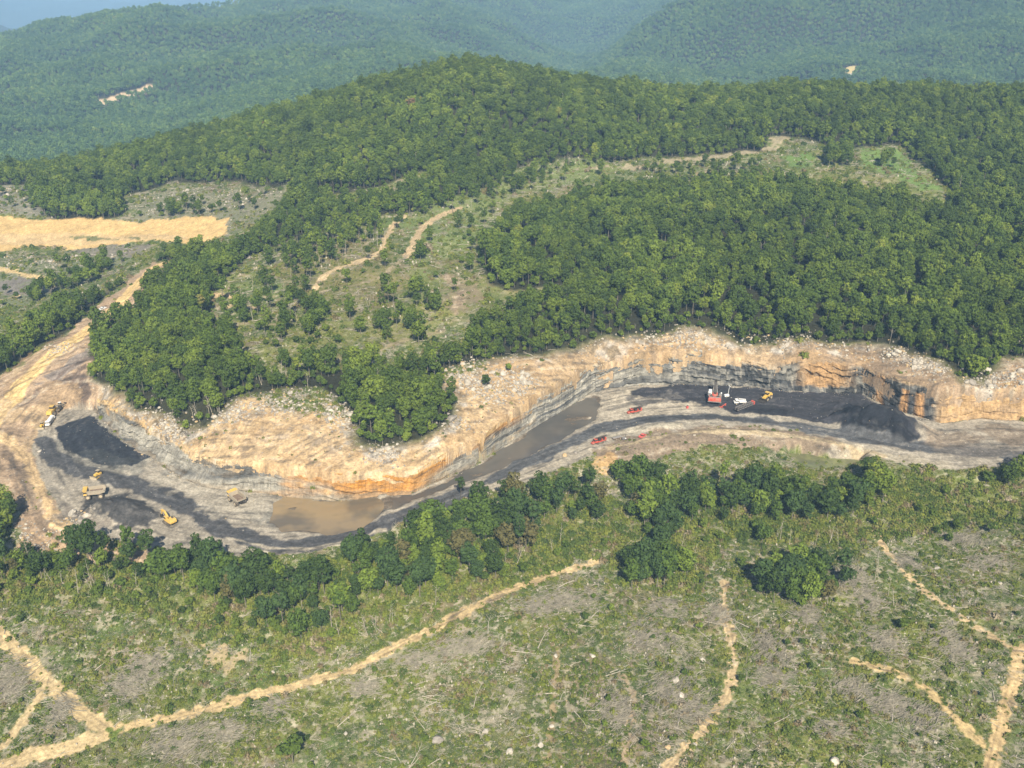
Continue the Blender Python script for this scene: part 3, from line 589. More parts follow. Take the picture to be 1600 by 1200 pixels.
def quads(c, nrm, size, asp=.7):                      # leaf quads at centres c facing nrm
    n = len(c); nrm = nrm / np.linalg.norm(nrm, axis=1)[:, None]; a = rng.normal(size=(n, 3)); t = np.cross(nrm, a); t /= np.linalg.norm(t, axis=1)[:, None] + 1e-9; b = np.cross(nrm, t)
    s = (size * (.6 + .8 * rng.random(n)))[:, None]
    p = np.stack([c - t * s - b * s * asp, c + t * s - b * s * asp * .6, c + t * s * .8 + b * s * asp, c - t * s * .7 + b * s * asp * .9], 1)
    p += rng.normal(size=p.shape) * s[:, :, None] * .12
    return p.reshape(-1, 3), np.arange(n * 4).reshape(-1, 4)
def crown(R_, hz, zc, nl, per, leaf, lobe=.42, flat=.15, gap=.0):
    pts = []; ns_ = []; L = []
    for i in range(nl):
        z = 1 - 2 * (i + .5) / nl; z = z * .92 + .08 + .1 * rng.normal(); a = i * 2.4 + rng.random() * .8; q = math.sqrt(max(.04, 1 - z * z)); rr = (.42 + .46 * rng.random())
        taper = 1.0 if z > -.2 else .75
        L.append((q * math.cos(a) * R_ * rr * taper, q * math.sin(a) * R_ * rr * taper, z * hz * rr, R_ * lobe * (.7 + .6 * rng.random())))
    for (x, y, z, r) in L:
        k = int(per * (.7 + .6 * rng.random())); d = rng.normal(size=(k, 3)); d[:, 2] = d[:, 2] * .9 + .35; d /= np.linalg.norm(d, axis=1)[:, None]
        c = np.array([x, y, z]) + d * np.array([1, 1, .8]) * r * (.82 + .25 * rng.random(k))[:, None]
        pts.append(c); ns_.append(d + rng.normal(size=d.shape) * .38)
    c = np.vstack(pts); n_ = np.vstack(ns_); c[:, 2] += zc
    return quads(c, n_, leaf)
def tube(P, r0, r1, k=5):
    P = np.array(P, float); n = len(P); V = []; 
    for i in range(n):
        t = P[min(i + 1, n - 1)] - P[max(i - 1, 0)]; t = t / (np.linalg.norm(t) + 1e-9); u = np.cross(t, [0.31, .2, .93] if abs(t[2]) < .9 else [1, 0, 0]); u /= np.linalg.norm(u); v = np.cross(t, u)
        r = r0 + (r1 - r0) * i / (n - 1)
        for j in range(k): a = 2 * math.pi * j / k; V.append(P[i] + (u * math.cos(a) + v * math.sin(a)) * r)
    Fs = [(i * k + j, i * k + (j + 1) % k, (i + 1) * k + (j + 1) % k, (i + 1) * k + j) for i in range(n - 1) for j in range(k)]
    return np.array(V), np.array(Fs)
def merge(parts):
    V = []; Fc = []; o = 0
    for v, f in parts: V.append(v); Fc.append(np.asarray(f) + o); o += len(v)
    return np.vstack(V), np.vstack(Fc)
def trunk(h, r, nb, sp_, z0=.4):
    lean = rng.normal(size=2) * .03 * h; ax = [(lean[0] * t * t, lean[1] * t * t, h * t - .8 * (t == 0)) for t in (0, .2, .4, .6, .8, 1)]
    parts = [tube(ax, r, r * .25)]
    for i in range(nb):
        t = z0 + (1 - z0) * (i + .3) / nb; a = i * 2.2 + rng.random(); b0 = np.array([lean[0] * t * t, lean[1] * t * t, h * t]); L = sp_ * (1.1 - t * .6)
        d = np.array([math.cos(a), math.sin(a), .75]); parts.append(tube([b0, b0 + d * L * .5, b0 + d * L * np.array([1, 1, 1.15])], r * .4, r * .12, 4))
    return merge(parts)
def raw_mesh(name, vf, m, smooth=False):
    o = mesh_from(name, vf[0], vf[1], m, smooth=smooth); me = o.data; bpy.data.objects.remove(o); return me
KIND = {}                                             # name -> list of (crown mesh, trunk mesh)
def mk(kind_, n, f):
    KIND[kind_] = []
    for i in range(n): c, t = f(); KIND[kind_].append((raw_mesh(kind_ + '_crown', c, MFOL), raw_mesh(kind_ + '_trunk', t, BARK, True)))
U = lambda a, b: a + (b - a) * rng.random()
mk('broad', 8, lambda: (lambda h, r: (crown(r, r * 1.25, h - r * 1.1, 27, 44, .42, .38), trunk(h - r * .4, .24, 6, r * .7, .45)))(U(12.5, 15), U(4.0, 4.9)))
mk('tall', 6, lambda: (lambda h, r: (crown(r, r * 1.9, h - r * 1.8, 20, 46, .40, .46), trunk(h - r * .5, .2, 5, r * .6, .5)))(U(14.5, 17.5), U(2.9, 3.6)))
mk('open', 4, lambda: (lambda h, r: (crown(r, r * 1.5, h - r * 1.45, 13, 36, .40, .36), trunk(h - r * .3, .19, 8, r * .9, .35)))(U(13, 18), U(2.8, 3.8)))
mk('small', 4, lambda: (lambda h, r: (crown(r, r * .95, h - r * .85, 10, 40, .34), trunk(h - r * .4, .13, 4, r * .6, .3)))(U(4.5, 7.5), U(1.7, 2.5)))
def bare():
    h = U(7, 13); V, Fc = trunk(h, .15, 7, 2.2, .35); return V, Fc
BARE = [raw_mesh('bare_trunk', bare(), DEADW, True) for _ in range(5)]
PROTO = bpy.data.collections.new('scatter_sources')
def proto_coll(name, meshes):
    c = bpy.data.collections.new(name)
    for i, me in enumerate(meshes):
        o = bpy.data.objects.new('%s_%02d' % (name, i), me); c.objects.link(o)
    return c
def join_mesh(name, a, b):
    me = bpy.data.meshes.new(name); n = 0; V = []; P = []; mi = []
    for k, s in enumerate((a, b)):
        co = np.empty(len(s.vertices) * 3, np.float32); s.vertices.foreach_get('co', co); V.append(co.reshape(-1, 3))
        vi = np.empty(len(s.loops), np.int32); s.loops.foreach_get('vertex_index', vi); P.append(vi.reshape(-1, 4) + n); n += len(s.vertices); mi += [k] * len(P[-1])
    V = np.vstack(V); P = np.vstack(P); nf = len(P)
    me.vertices.add(len(V)); me.vertices.foreach_set('co', V.ravel()); me.loops.add(nf * 4); me.loops.foreach_set('vertex_index', P.ravel().astype(np.int32))
    me.polygons.add(nf); me.polygons.foreach_set('loop_start', np.arange(0, nf * 4, 4, dtype=np.int32)); me.materials.append(a.materials[0]); me.materials.append(b.materials[0])
    me.polygons.foreach_set('material_index', np.array(mi, np.int32)); me.update(calc_edges=True); return me
def scatter(name, coll, P, rz, sc, idx, label, cat, tilt=None):
    me = bpy.data.meshes.new(name); me.vertices.add(len(P)); me.vertices.foreach_set('co', np.asarray(P, np.float32).ravel())
    n = len(P); rot = np.zeros((n, 3), np.float32); rot[:, 2] = rz
    if tilt is not None: rot[:, :2] = tilt
    sc = np.asarray(sc, np.float32); sc = np.repeat(sc[:, None], 3, 1) if sc.ndim == 1 else sc
    a = me.attributes.new('rot', 'FLOAT_VECTOR', 'POINT'); a.data.foreach_set('vector', rot.ravel())
    a = me.attributes.new('scl', 'FLOAT_VECTOR', 'POINT'); a.data.foreach_set('vector', sc.ravel().astype(np.float32))
    a = me.attributes.new('idx', 'INT', 'POINT'); a.data.foreach_set('value', np.asarray(idx, np.int32))
    o = bpy.data.objects.new(name, me); col.objects.link(o)
    g = bpy.data.node_groups.new(name, 'GeometryNodeTree'); g.interface.new_socket('Geometry', in_out='INPUT', socket_type='NodeSocketGeometry'); g.interface.new_socket('Geometry', in_out='OUTPUT', socket_type='NodeSocketGeometry')
    gi = g.nodes.new('NodeGroupInput'); go = g.nodes.new('NodeGroupOutput'); ip = g.nodes.new('GeometryNodeInstanceOnPoints'); ci = g.nodes.new('GeometryNodeCollectionInfo')
    ci.inputs['Collection'].default_value = coll; ci.inputs['Separate Children'].default_value = True; ci.inputs['Reset Children'].default_value = True
    def na(nm, ty): q = g.nodes.new('GeometryNodeInputNamedAttribute'); q.data_type = ty; q.inputs[0].default_value = nm; return q.outputs[0]
    L = g.links.new; L(gi.outputs[0], ip.inputs['Points']); L(ci.outputs[0], ip.inputs['Instance']); ip.inputs['Pick Instance'].default_value = True
    L(na('idx', 'INT'), ip.inputs['Instance Index']); L(na('rot', 'FLOAT_VECTOR'), ip.inputs['Rotation']); L(na('scl', 'FLOAT_VECTOR'), ip.inputs['Scale']); L(ip.outputs[0], go.inputs[0])
    md = o.modifiers.new('scatter', 'NODES'); md.node_group = g
    kind(o, 'stuff'); tag(o, label, cat); print(name, n); return o
def jgrid(x0, x1, y0, y1, cell, j=.85):
    gx, gy = np.meshgrid(np.arange(x0, x1, cell), np.arange(y0, y1, cell)); gx = gx + (rng.random(gx.shape) - .5) * cell * j; gy = gy + (rng.random(gy.shape) - .5) * cell * j
    gx[1::2] += cell / 2; return gx.ravel(), gy.ravel()
def infrust(X, Y, Z, m=40):
    px, py = proj(X, Y, Z); return (px > -m) & (px < 1600 + m) & (py > -m) & (py < 1200 + m)
# ---------------------------------------------------------------- where trees stand
BELTS = [
 ('the wood at left edge', [(-80,790),(10,795),(32,815),(25,840),(5,855),(-80,860)], 5.0, 'bbt'),
 ('the thin belt at lower left', [(-60,865),(30,872),(120,868),(200,872),(262,880),(250,912),(180,900),(100,905),(0,920),(-60,920)], 5.6, 'bos'),
 ('the belt under the road bend', [(262,880),(330,888),(420,900),(400,960),(340,945),(290,925),(255,912)], 5.4, 'bbt'),
 ('the thick corner below the pond', [(420,900),(500,895),(560,880),(570,930),(540,985),(470,1005),(415,985),(395,960)], 5.4, 'bbos'),
 ('the main belt below the pond', [(560,880),(610,855),(640,838),(720,820),(730,880),(700,925),(600,945),(565,935)], 5.2, 'bbt'),
 ('upper end of the main belt', [(720,820),(730,805),(790,800),(850,805),(860,830),(820,870),(790,905),(730,915)], 5.6, 'bbos'),
 ('the narrow belt under red drill', [(880,770),(905,765),(925,755),(950,790),(935,820),(895,825),(865,800),(800,815),(790,805)], 6.2, 'bot'),
 ('the belt under the berm road', [(955,745),(1010,750),(1050,775),(1060,830),(1045,870),(1000,850),(985,810),(970,770)], 5.6, 'bbt'),
 ('the middle grove under berm', [(1060,755),(1130,765),(1160,790),(1150,815),(1090,830),(1060,800)], 6.4, 'bot'),
 ('the grove under the green pool', [(1150,765),(1220,760),(1290,785),(1340,770),(1395,765),(1400,785),(1340,815),(1250,822),(1160,812)], 5.8, 'btt'),
 ('the round island by curved trail', [(968,905),(985,880),(1020,872),(1065,880),(1070,905),(1040,925),(985,925)], 4.8, 'bbt'),
 ('the dark tree island at right', [(1170,910),(1215,900),(1290,895),(1320,905),(1320,935),(1280,950),(1210,955),(1170,930)], 5.0, 'bbos'),
 ('the tip of the wooded spur above the pond', None, 0, ''), ('the left flank of the wooded spur', None, 0, '')]
SINGLES = [(458,1192,'small',1.7),(568,868,'open',1.0),(870,870,'small',.9),(1190,850,'broad',.8),(1352,752,'broad',.95),(1368,742,'small',1.1),(1575,760,'broad',1.0),(1592,752,'tall',1.1),(1605,748,'broad',1.0),(1540,758,'small',1.3),(1410,985,'small',.9),(1020,1000,'small',.4),(1180,830,'small',1.1),(720,782,'open',.75),(815,808,'tall',.95),(1073,900,'small',1.2),(945,1135,'small',.5),(1230,1010,'small',.6),(915,970,'small',.7),(500,600,'small',1),(760,605,'small',1.2),(795,580,'small',.8)]
CLUMPS = [([(440,412),(520,365),(620,342),(640,352),(600,372),(520,412),(470,440)], 9, 'oot'), ([(590,462),(690,455),(700,492),(620,500)], 9, 'obs'), ([(350,470),(440,455),(500,480),(520,540),(430,545),(380,520)], 9, 'obss'), ([(640,400),(670,412),(665,425)], 9, 'b'),
 ([(1285,262),(1330,262),(1330,240),(1290,238)], 6, 'tt'), ([(1355,262),(1400,266),(1395,250)], 8, 'bt'), ([(240,335),(300,322),(335,335),(300,352)], 8, 'ot'), ([(560,520),(640,505),(690,540),(600,548)], 8, 'obs'), ([(700,300),(860,255),(900,262),(780,310)], 14, 'os'), ([(700,350),(760,380),(740,420)], 12, 'os'), ([(900,255),(1010,248),(1010,256),(920,265)], 6, 'ot'), ([(40,480),(110,455),(150,440),(200,405),(150,420),(60,460)], 7, 'bt'), ([(1440,590),(1480,585),(1520,590),(1500,600)], 10, 's'), ([(420,330),(560,318),(620,305),(500,325)], 9, 'ot'), ([(-60,865),(300,885),(420,960),(560,1000),(700,940),(830,880),(800,915),(600,980),(420,1020),(200,940),(-60,935)], 5.5, 'ss'), ([(840,830),(960,800),(1060,880),(960,870),(850,880)], 8, 's'), ([(1060,820),(1330,830),(1500,770),(1600,790),(1600,820),(1350,870),(1150,890),(1070,880)], 10, 's')]
tx, ty, tk_, ts, tz_ = [], [], [], [], []             # x, y, kind, scale, zone
KN = {'b': 'broad', 't': 'tall', 'o': 'open', 's': 'small'}
CLUMPS += [([(340,450),(430,400),(600,350),(740,310),(860,262),(1000,262),(880,300),(760,345),(740,420),(740,500),(640,560),(500,560),(400,560),(350,500)], 25, 'oots'), ([(620,335),(740,300),(860,255),(890,262),(760,318),(660,345)], 10, 'ot'), ([(430,395),(520,362),(600,345),(600,360),(500,400),(440,430)], 9.5, 'oot'), ([(400,560),(480,560),(600,570),(600,590),(440,590)], 7, 'bos'), ([(1000,262),(1190,252),(1200,275),(1040,285)], 9, 'os'), ([(200,330),(420,300),(420,330),(220,350)], 13, 'os'), ([(-20,300),(30,300),(50,330),(-20,330)], 12, 'os'), ([(0,440),(120,420),(60,470),(0,480)], 12, 'os')]
def addpts(P, cell, mix, zone, slo=.8, shi=1.15):
    x, y = jgrid(P[:, 0].min() - 2, P[:, 0].max() + 2, P[:, 1].min() - 2, P[:, 1].max() + 2, cell); m = inpoly(x, y, P); x, y = x[m], y[m]
    if mix in ('s', 'ss'): k_ = rng.random(len(x)) < .6 * (fbm(x / 12, y / 12, 351, 2) > -.25); x, y = x[k_] + rng.normal(size=k_.sum()) * 2, y[k_] + rng.normal(size=k_.sum()) * 2
    for a, b in zip(x, y): tx.append(a); ty.append(b); tk_.append(KN[mix[rng.integers(len(mix))]]); ts.append(U(slo, shi)); tz_.append(zone)
for zi, (nm, pp, cell, mix) in enumerate(BELTS):
    if pp: addpts(W(pp), cell, mix, zi, .55, 1.2)
for (px, py, k, s_) in SINGLES:
    x, y = W([(px, py)])[0]; tx.append(x); ty.append(y); tk_.append(k); ts.append(s_); tz_.append(-1)
CLUMPS += [([(-40,960),(500,1010),(900,900),(1600,880),(1600,1190),(-40,1190)], 13, 's')]
for pp, cell, mix in CLUMPS[:-1]: addpts(W(pp), cell, mix, -2, .65, 1.0)
addpts(W(CLUMPS[-1][0]), 14, 's', -2, .22, .6)
# continuous forest
cell = 5.9; x, y = jgrid(-950, 950, 300, 1560, cell); r = np.hypot(x, y); az_ = np.abs(np.arctan2(x, y)); m = (r < 1500) & (az_ < .66) & (r > 330); x, y = x[m], y[m]
_, _, op, vg = surface(x, y); m = (op < -1.0) & (vg > .5); x, y = x[m], y[m]; pk = fbm(x / 45, y / 45, 301, 3)
gap_ = fbm(x / 13, y / 13, 307, 3) < .62; x, y, pk = x[gap_], y[gap_], pk[gap_]; op = op[m][gap_]; edge = op > -14
kk = np.where(edge & (rng.random(len(x)) < .65), 'tall', np.where(rng.random(len(x)) < .18 + .3 * (pk > .35), 'tall', 'broad'))
kk = np.where((op > -6) & (rng.random(len(x)) < .3), 'open', kk); kk = np.where(rng.random(len(x)) < .10, 'open', kk)
# understory along the forest edge
x2, y2 = jgrid(-950, 950, 300, 1560, 4.2); r2 = np.hypot(x2, y2); m = (r2 < 1100) & (np.abs(np.arctan2(x2, y2)) < .6) & (r2 > 330); x2, y2 = x2[m], y2[m]
_, _, op2, vg2 = surface(x2, y2); m = (op2 < .8) & (op2 > -11) & (vg2 > .3) & (rng.random(len(x2)) < .62); x2, y2 = x2[m], y2[m]
x = np.r_[x, x2]; y = np.r_[y, y2]; kk = np.r_[kk, np.full(len(x2), 'small')]; pk = np.r_[pk, fbm(x2 / 45, y2 / 45, 301, 3)]
dcl = dline(x, y, Cw)
tx += list(x); ty += list(y); tk_ += list(kk); ts += list(np.where(kk == 'small', .5 + .7 * rng.random(len(x)), .52 + .42 * rng.random(len(x)) + 0.34 * rng.random(len(x)) ** 5 + .16 * pk)); tz_ += [-3] * len(x)
tx = np.array(tx); ty = np.array(ty); tk_ = np.array(tk_); ts = np.array(ts); tz_ = np.array(tz_)
_, _, _, vt_ = surface(tx, ty); ip = inpoly(tx, ty, PIT) | ((tz_ == -2) & (vt_ < .6)); tx, ty, tk_, ts, tz_ = tx[~ip], ty[~ip], tk_[~ip], ts[~ip], tz_[~ip]
tz = height(tx, ty); fr = infrust(tx, ty, tz + 6); px_, py_ = proj(tx, ty, tz + 8)
rr = np.hypot(tx, ty) / np.where((tk_ == 'small'), .6, 1.0)
order = np.argsort(np.where(fr, rr, 1e9)); IND = set(order[:300].tolist())
print('trees', len(tx), 'farthest individual', rr[order[299]])
# individuals
ADJ = {'broad': 'broad', 'tall': 'slender', 'open': 'sparse', 'small': 'bushy'}
bk = {}
for i in sorted(IND):
    k = tk_[i]; v = int(rng.integers(len(KIND[k]))); q = rng.random()
    cn = 'dark green' if q < .34 else 'green' if q < .62 else 'blue green' if q < .82 else 'yellow green' if q < .95 else 'rusty brown'
    root = empty('%s_tree' % ('broadleaf' if k != 'small' else 'bushy'), (tx[i], ty[i], tz[i]), rng.random() * 6.28, ts[i]); root.scale = (ts[i] * U(.85, 1.15), ts[i] * U(.85, 1.15), ts[i] * U(.8, 1.25)); root.rotation_euler = (U(-.06, .06), U(-.06, .06), root.rotation_euler[2])
    for nm, me, mm in (('crown', KIND[k][v][0], MF[cn]), ('trunk', KIND[k][v][1], None)):
        o = bpy.data.objects.new(nm, me); col.objects.link(o); o.parent = root
        if mm: o.material_slots[0].link = 'OBJECT'; o.material_slots[0].material = mm
    root['category'] = 'tree'; root['group'] = 'trees along the edges of the mine pit'
    z = int(tz_[i])
    if z >= 0 and BELTS[z][1]: bk.setdefault((cn, k, z), []).append((px_[i], root))
    else: bk.setdefault((cn, k, -1), []).append((px_[i], root, tx[i], ty[i]))
for (cn, k, z), L in bk.items():
    noun = '%s %s tree' % (ADJ[k], cn)
    if z < 0: label_by_marks([(l[1], l[2], l[3]) for l in L], noun); continue
    L.sort(key=lambda q: q[0])
    for j, l in enumerate(L): l[1]['label'] = '%s in %s' % (noun, BELTS[z][0]) if len(L) == 1 else '%s from left %s in %s' % (ordn(j + 1), noun, BELTS[z][0])
rest = np.array([i for i in range(len(tx)) if i not in IND])
KL = list(KIND); meshes = []; start = {}
for k in KL:
    start[k] = len(meshes)
    for c, t in KIND[k]: meshes.append(join_mesh(k, c, t))
FC = proto_coll('forest_tree', meshes)
idx = np.array([start[k] + int(rng.integers(len(KIND[k]))) for k in tk_[rest]])
dead0 = len(meshes)
for k_, me_ in enumerate(BARE[:3]): FC.objects.link(bpy.data.objects.new('x_bare_%02d' % k_, me_))
big_ = (tk_[rest] != 'small') & (rng.random(len(rest)) < .022); idx = np.where(big_, dead0 + rng.integers(0, 3, len(rest)), idx)
scatter('forest', FC, np.c_[tx[rest], ty[rest], tz[rest]], rng.random(len(rest)) * 6.28, np.c_[ts[rest], ts[rest], ts[rest] * (.85 + .3 * rng.random(len(rest)))], idx, 'dense green broadleaf forest covering the hill behind the mine pit', 'forest')
# distant woods
def lowtree():
    r = U(4.2, 5.6); h = U(11, 15); c = crown(r, r * .95, h - r * .9, 9, 13, .95, .5); t = tube([(0, 0, -1), (0, 0, h * .5), (0, 0, h - r)], .25, .12, 4); return c, t
LM = []
for i in range(5):
    c, t = lowtree(); LM.append(join_mesh('distant_tree', raw_mesh('c', c, MFAR), raw_mesh('t', t, BARK)))
DC = proto_coll('distant_tree', LM)
cell = 8.6; x, y = jgrid(-3000, 3000, 1100, 5200, cell); r = np.hypot(x, y); az_ = np.abs(np.arctan2(x, y)); m = (r >= 1500) & (r < 5200) & (az_ < .60); x, y = x[m], y[m]
_, _, op, vg = surface(x, y); m = vg > .4; x, y = x[m], y[m]; z = height(x, y)
# keep the slopes that face this side of the valley
rr_ = np.hypot(x, y); 
s_ = .75 + .45 * rng.random(len(x)) + .15 * fbm(x / 120, y / 120, 333, 3)
scatter('distant_woods', DC, np.c_[x, y, z], rng.random(len(x)) * 6.28, s_, rng.integers(5, size=len(x)), 'hazy wooded ridges filling the far valley behind the hill', 'forest')
# ---------------------------------------------------------------- machines
PAINTM = {}
def pm(name, c, rough=.45, var=.12, metal=0, k=.75):
    if name not in PAINTM:
        m = flat_mat(name, c, rough, var, 1.3, k, .4); tt = m.node_tree; bb = tt.nodes['Principled BSDF']; l_ = bb.inputs['Base Color'].links[0].from_socket; tt.links.new(mixc(tt, mrange(tt, noise(tt, .9, 5, tt.nodes['Texture Coordinate'].outputs['Object']), .42, .66, .08, .6 if name not in ('white_paint', 'dark_cab_glass', 'black_steel') else .15), l_, tuple(alb((190, 172, 146)))), bb.inputs['Base Color']); m.node_tree.nodes['Principled BSDF'].inputs['Metallic'].default_value = metal; PAINTM[name] = m
    return PAINTM[name]
YEL = pm('dusty_yellow_paint', (240, 196, 84), .5, .18); RED = pm('red_paint', (214, 70, 54), .45, .15); WHT = pm('white_paint', (246, 246, 242), .4, .06, 0, .85)
BLK = pm('black_steel', (34, 34, 36), .6, .2); TYRE = pm('tyre_rubber', (44, 44, 46), .9, .2); GRY = pm('grey_steel', (130, 130, 132), .5, .2); DUST = pm('dusty_body_steel', (176, 164, 142), .85, .15)
GLS = pm('dark_cab_glass', (26, 34, 42), .1, .0); TRK = pm('track_steel', (66, 62, 58), .8, .25); BRN = pm('rusty_steel', (118, 96, 80), .85, .25); RIM = pm('dusty_rim', (206, 190, 158), .7, .1); PINK = pm('faded_red_paint', (232, 84, 84), .4, .1)
class MB:
    def __init__(s): s.bm = bmesh.new()
    def box(s, cx, cy, cz, lx, ly, lz, rz=0, ry=0, rx=0, taper=None, bev=.04):
        r = bmesh.ops.create_cube(s.bm, size=1); vs = r['verts']
        for v in vs:
            if taper and v.co.z > 0: v.co.x *= taper[0]; v.co.y *= taper[1]
        bmesh.ops.scale(s.bm, vec=(lx, ly, lz), verts=vs)
        M = Matrix.Translation((cx, cy, cz)) @ Matrix.Rotation(rz, 4, 'Z') @ Matrix.Rotation(ry, 4, 'Y') @ Matrix.Rotation(rx, 4, 'X'); bmesh.ops.transform(s.bm, matrix=M, verts=vs)
        if bev: es = list({e for v in vs for e in v.link_edges}); bmesh.ops.bevel(s.bm, geom=es, offset=bev, segments=1, affect='EDGES')
        return s
    def cyl(s, p0, p1, r0, r1=None, n=12, caps=True):
        p0 = Vector(p0); p1 = Vector(p1); d = p1 - p0; r = bmesh.ops.create_cone(s.bm, cap_ends=caps, segments=n, radius1=r0, radius2=r0 if r1 is None else r1, depth=d.length)
        bmesh.ops.transform(s.bm, matrix=Matrix.Translation((p0 + p1) / 2) @ d.to_track_quat('Z', 'Y').to_matrix().to_4x4(), verts=r['verts']); return s
    def prism(s, pts, y0, y1):                        # side outline in x,z extruded across y
        a = [s.bm.verts.new((x, y0, z)) for x, z in pts]; b = [s.bm.verts.new((x, y1, z)) for x, z in pts]; n = len(pts)
        s.bm.faces.new(a); s.bm.faces.new(b[::-1])
        for i in range(n): s.bm.faces.new((a[i], b[i], b[(i + 1) % n], a[(i + 1) % n]))
        return s
    def build(s, name, m, parent=None):
        bmesh.ops.recalc_face_normals(s.bm, faces=s.bm.faces); me = bpy.data.meshes.new(name); s.bm.to_mesh(me); s.bm.free(); me.materials.append(m)
        o = bpy.data.objects.new(name, me); col.objects.link(o)
        if parent is not None: o.parent = parent
        return o
def place(name, px, py, px2, py2, label, cat, group=None, dz=0, sc=1.0):   # stands at the first survey point, heading to the second
    a, b = W([(px, py), (px2, py2)]); rz = math.atan2(b[1] - a[1], b[0] - a[0])
    z = max(ground_z(*a), -.1); o = empty(name, (a[0], a[1], z + dz), rz, sc); tag(o, label, cat, group); return o
def wheel(p, x, y, z, r, w_):
    sgn = 1 if y > 0 else -1
    o = MB().cyl((x, y - w_ / 2, z), (x, y + w_ / 2, z), r, n=18).build('wheel', TYRE, p)
    MB().cyl((x, y + sgn * w_ * .45, z), (x, y + sgn * (w_ * .5 + .05), z), r * .58, n=14).build('rim', RIM, o); return o
def tracks(p, L, wd, h, off):
    for s in (1, -1):
        MB().prism([(-L / 2 + h * .4, 0), (L / 2 - h * .4, 0), (L / 2, h * .45), (L / 2 - h * .35, h), (-L / 2 + h * .35, h), (-L / 2, h * .45)], s * off - wd / 2, s * off + wd / 2).build('track', TRK, p)
def haul_truck(*a):
    t = place('haul_truck', *a); t.scale = (.93, .93, .93)
    MB().box(.2, 0, 1.75, 8.6, 1.5, .7).box(4.3, 0, 2.0, 1.2, 4.6, .5).build('frame', BLK, t)
    MB().box(4.2, 0, 2.55, 1.7, 4.4, .35).box(4.9, -.6, 1.9, .35, 2.4, 1.5).build('front_deck', YEL, t)
    c = MB().box(4.15, 1.35, 3.5, 1.5, 1.5, 1.6, taper=(.9, .9)).build('cab', YEL, t); MB().box(4.2, 1.35, 3.7, 1.56, 1.56, .75, bev=0).build('window', GLS, c)
    MB().box(4.3, -.9, 3.0, 1.3, 1.6, .9).build('hood', YEL, t)
    # open dump body: floor sheet, flared side walls, headboard with canopy
    b = MB(); b.prism([(-4.9, 3.15), (-1.5, 2.35), (2.9, 2.7), (2.9, 2.9), (-1.5, 2.6), (-4.9, 3.4)], -2.35, 2.35)
    for s in (1, -1):
        b.prism([(-5.0, 3.2), (-1.5, 2.45), (2.9, 2.7), (3.3, 4.7), (-4.4, 4.35)], s * 2.35 - .12, s * 2.35 + .12)
        b.box(-.6, s * 2.5, 4.45, 7.8, .3, .3)
    b.prism([(2.75, 2.7), (3.0, 2.7), (3.5, 4.75), (3.2, 4.75)], -2.45, 2.45); b.build('dump_body', DUST, t)
    MB().prism([(3.2, 4.72), (5.2, 4.95), (5.2, 5.08), (3.2, 4.92)], -2.5, 2.5).build('canopy', YEL, t)
    MB().box(-.6, 0, 3.0, 6.2, 4.2, .5, taper=(.9, .85), bev=.2).build('load_bed', BRN, t)
    for s in (1, -1): wheel(t, 3.2, s * 2.15, 1.3, 1.3, .85); wheel(t, -2.6, s * 2.0, 1.3, 1.3, 1.5)
    for s in (1, -1): MB().box(5.12, s * 1.7, 2.3, .12, .4, .3).build('headlight', WHT, t)
    return t
def excavator(args, body, L=1.0, boom=True, boom_m=None, arm_up=0.0):
    t = place('excavator', *args); tracks(t, 5.2, .8, 1.1, 1.6)
    MB().box(-.3, 0, 1.3, 2.6, 2.4, .4).build('undercarriage', BLK, t)
    MB().box(-.9, 0, 1.75, 4.6, 3.2, .4).box(-2.2, -.1, 2.45, 2.3, 3.1, 1.1, bev=.12).build('upper_body', body, t)
    MB().box(-3.45, 0, 2.1, .9, 3.2, 1.2, bev=.2).build('counterweight', body, t)
    MB().box(-1.4, -.9, 3.05, 1.2, .9, .12).build('grille', BLK, t)
    c = MB().box(.6, 1.0, 2.75, 1.7, 1.1, 1.6, taper=(.85, .9)).build('cab', body, t); MB().box(.72, 1.0, 2.95, 1.66, 1.15, .8, bev=0).build('window', GLS, c)
    bm_ = boom_m or body
    MB().prism([(.6, 2.0), (1.2, 1.8), (3.2, 4.2), (5.4, 4.3), (5.4, 4.75), (2.9, 4.85), (.7, 2.8)], -.45, .25).build('boom', bm_, t)
    MB().prism([(5.0, 4.9), (5.6, 4.6), (5.9, 2.2), (5.6, 2.0), (5.2, 3.4)], -.35, .15).build('stick', bm_, t)
    MB().prism([(5.3, 2.2), (6.1, 2.3), (6.6, 1.5), (6.3, .8), (5.4, .6), (4.9, 1.0), (5.6, 1.2)], -.8, .6).build('bucket', BLK, t)
    for s in (-.75, .55): MB().cyl((1.3, s, 2.1), (3.4, s, 3.9), .13, n=8).build('ram', GRY, t)
    return t
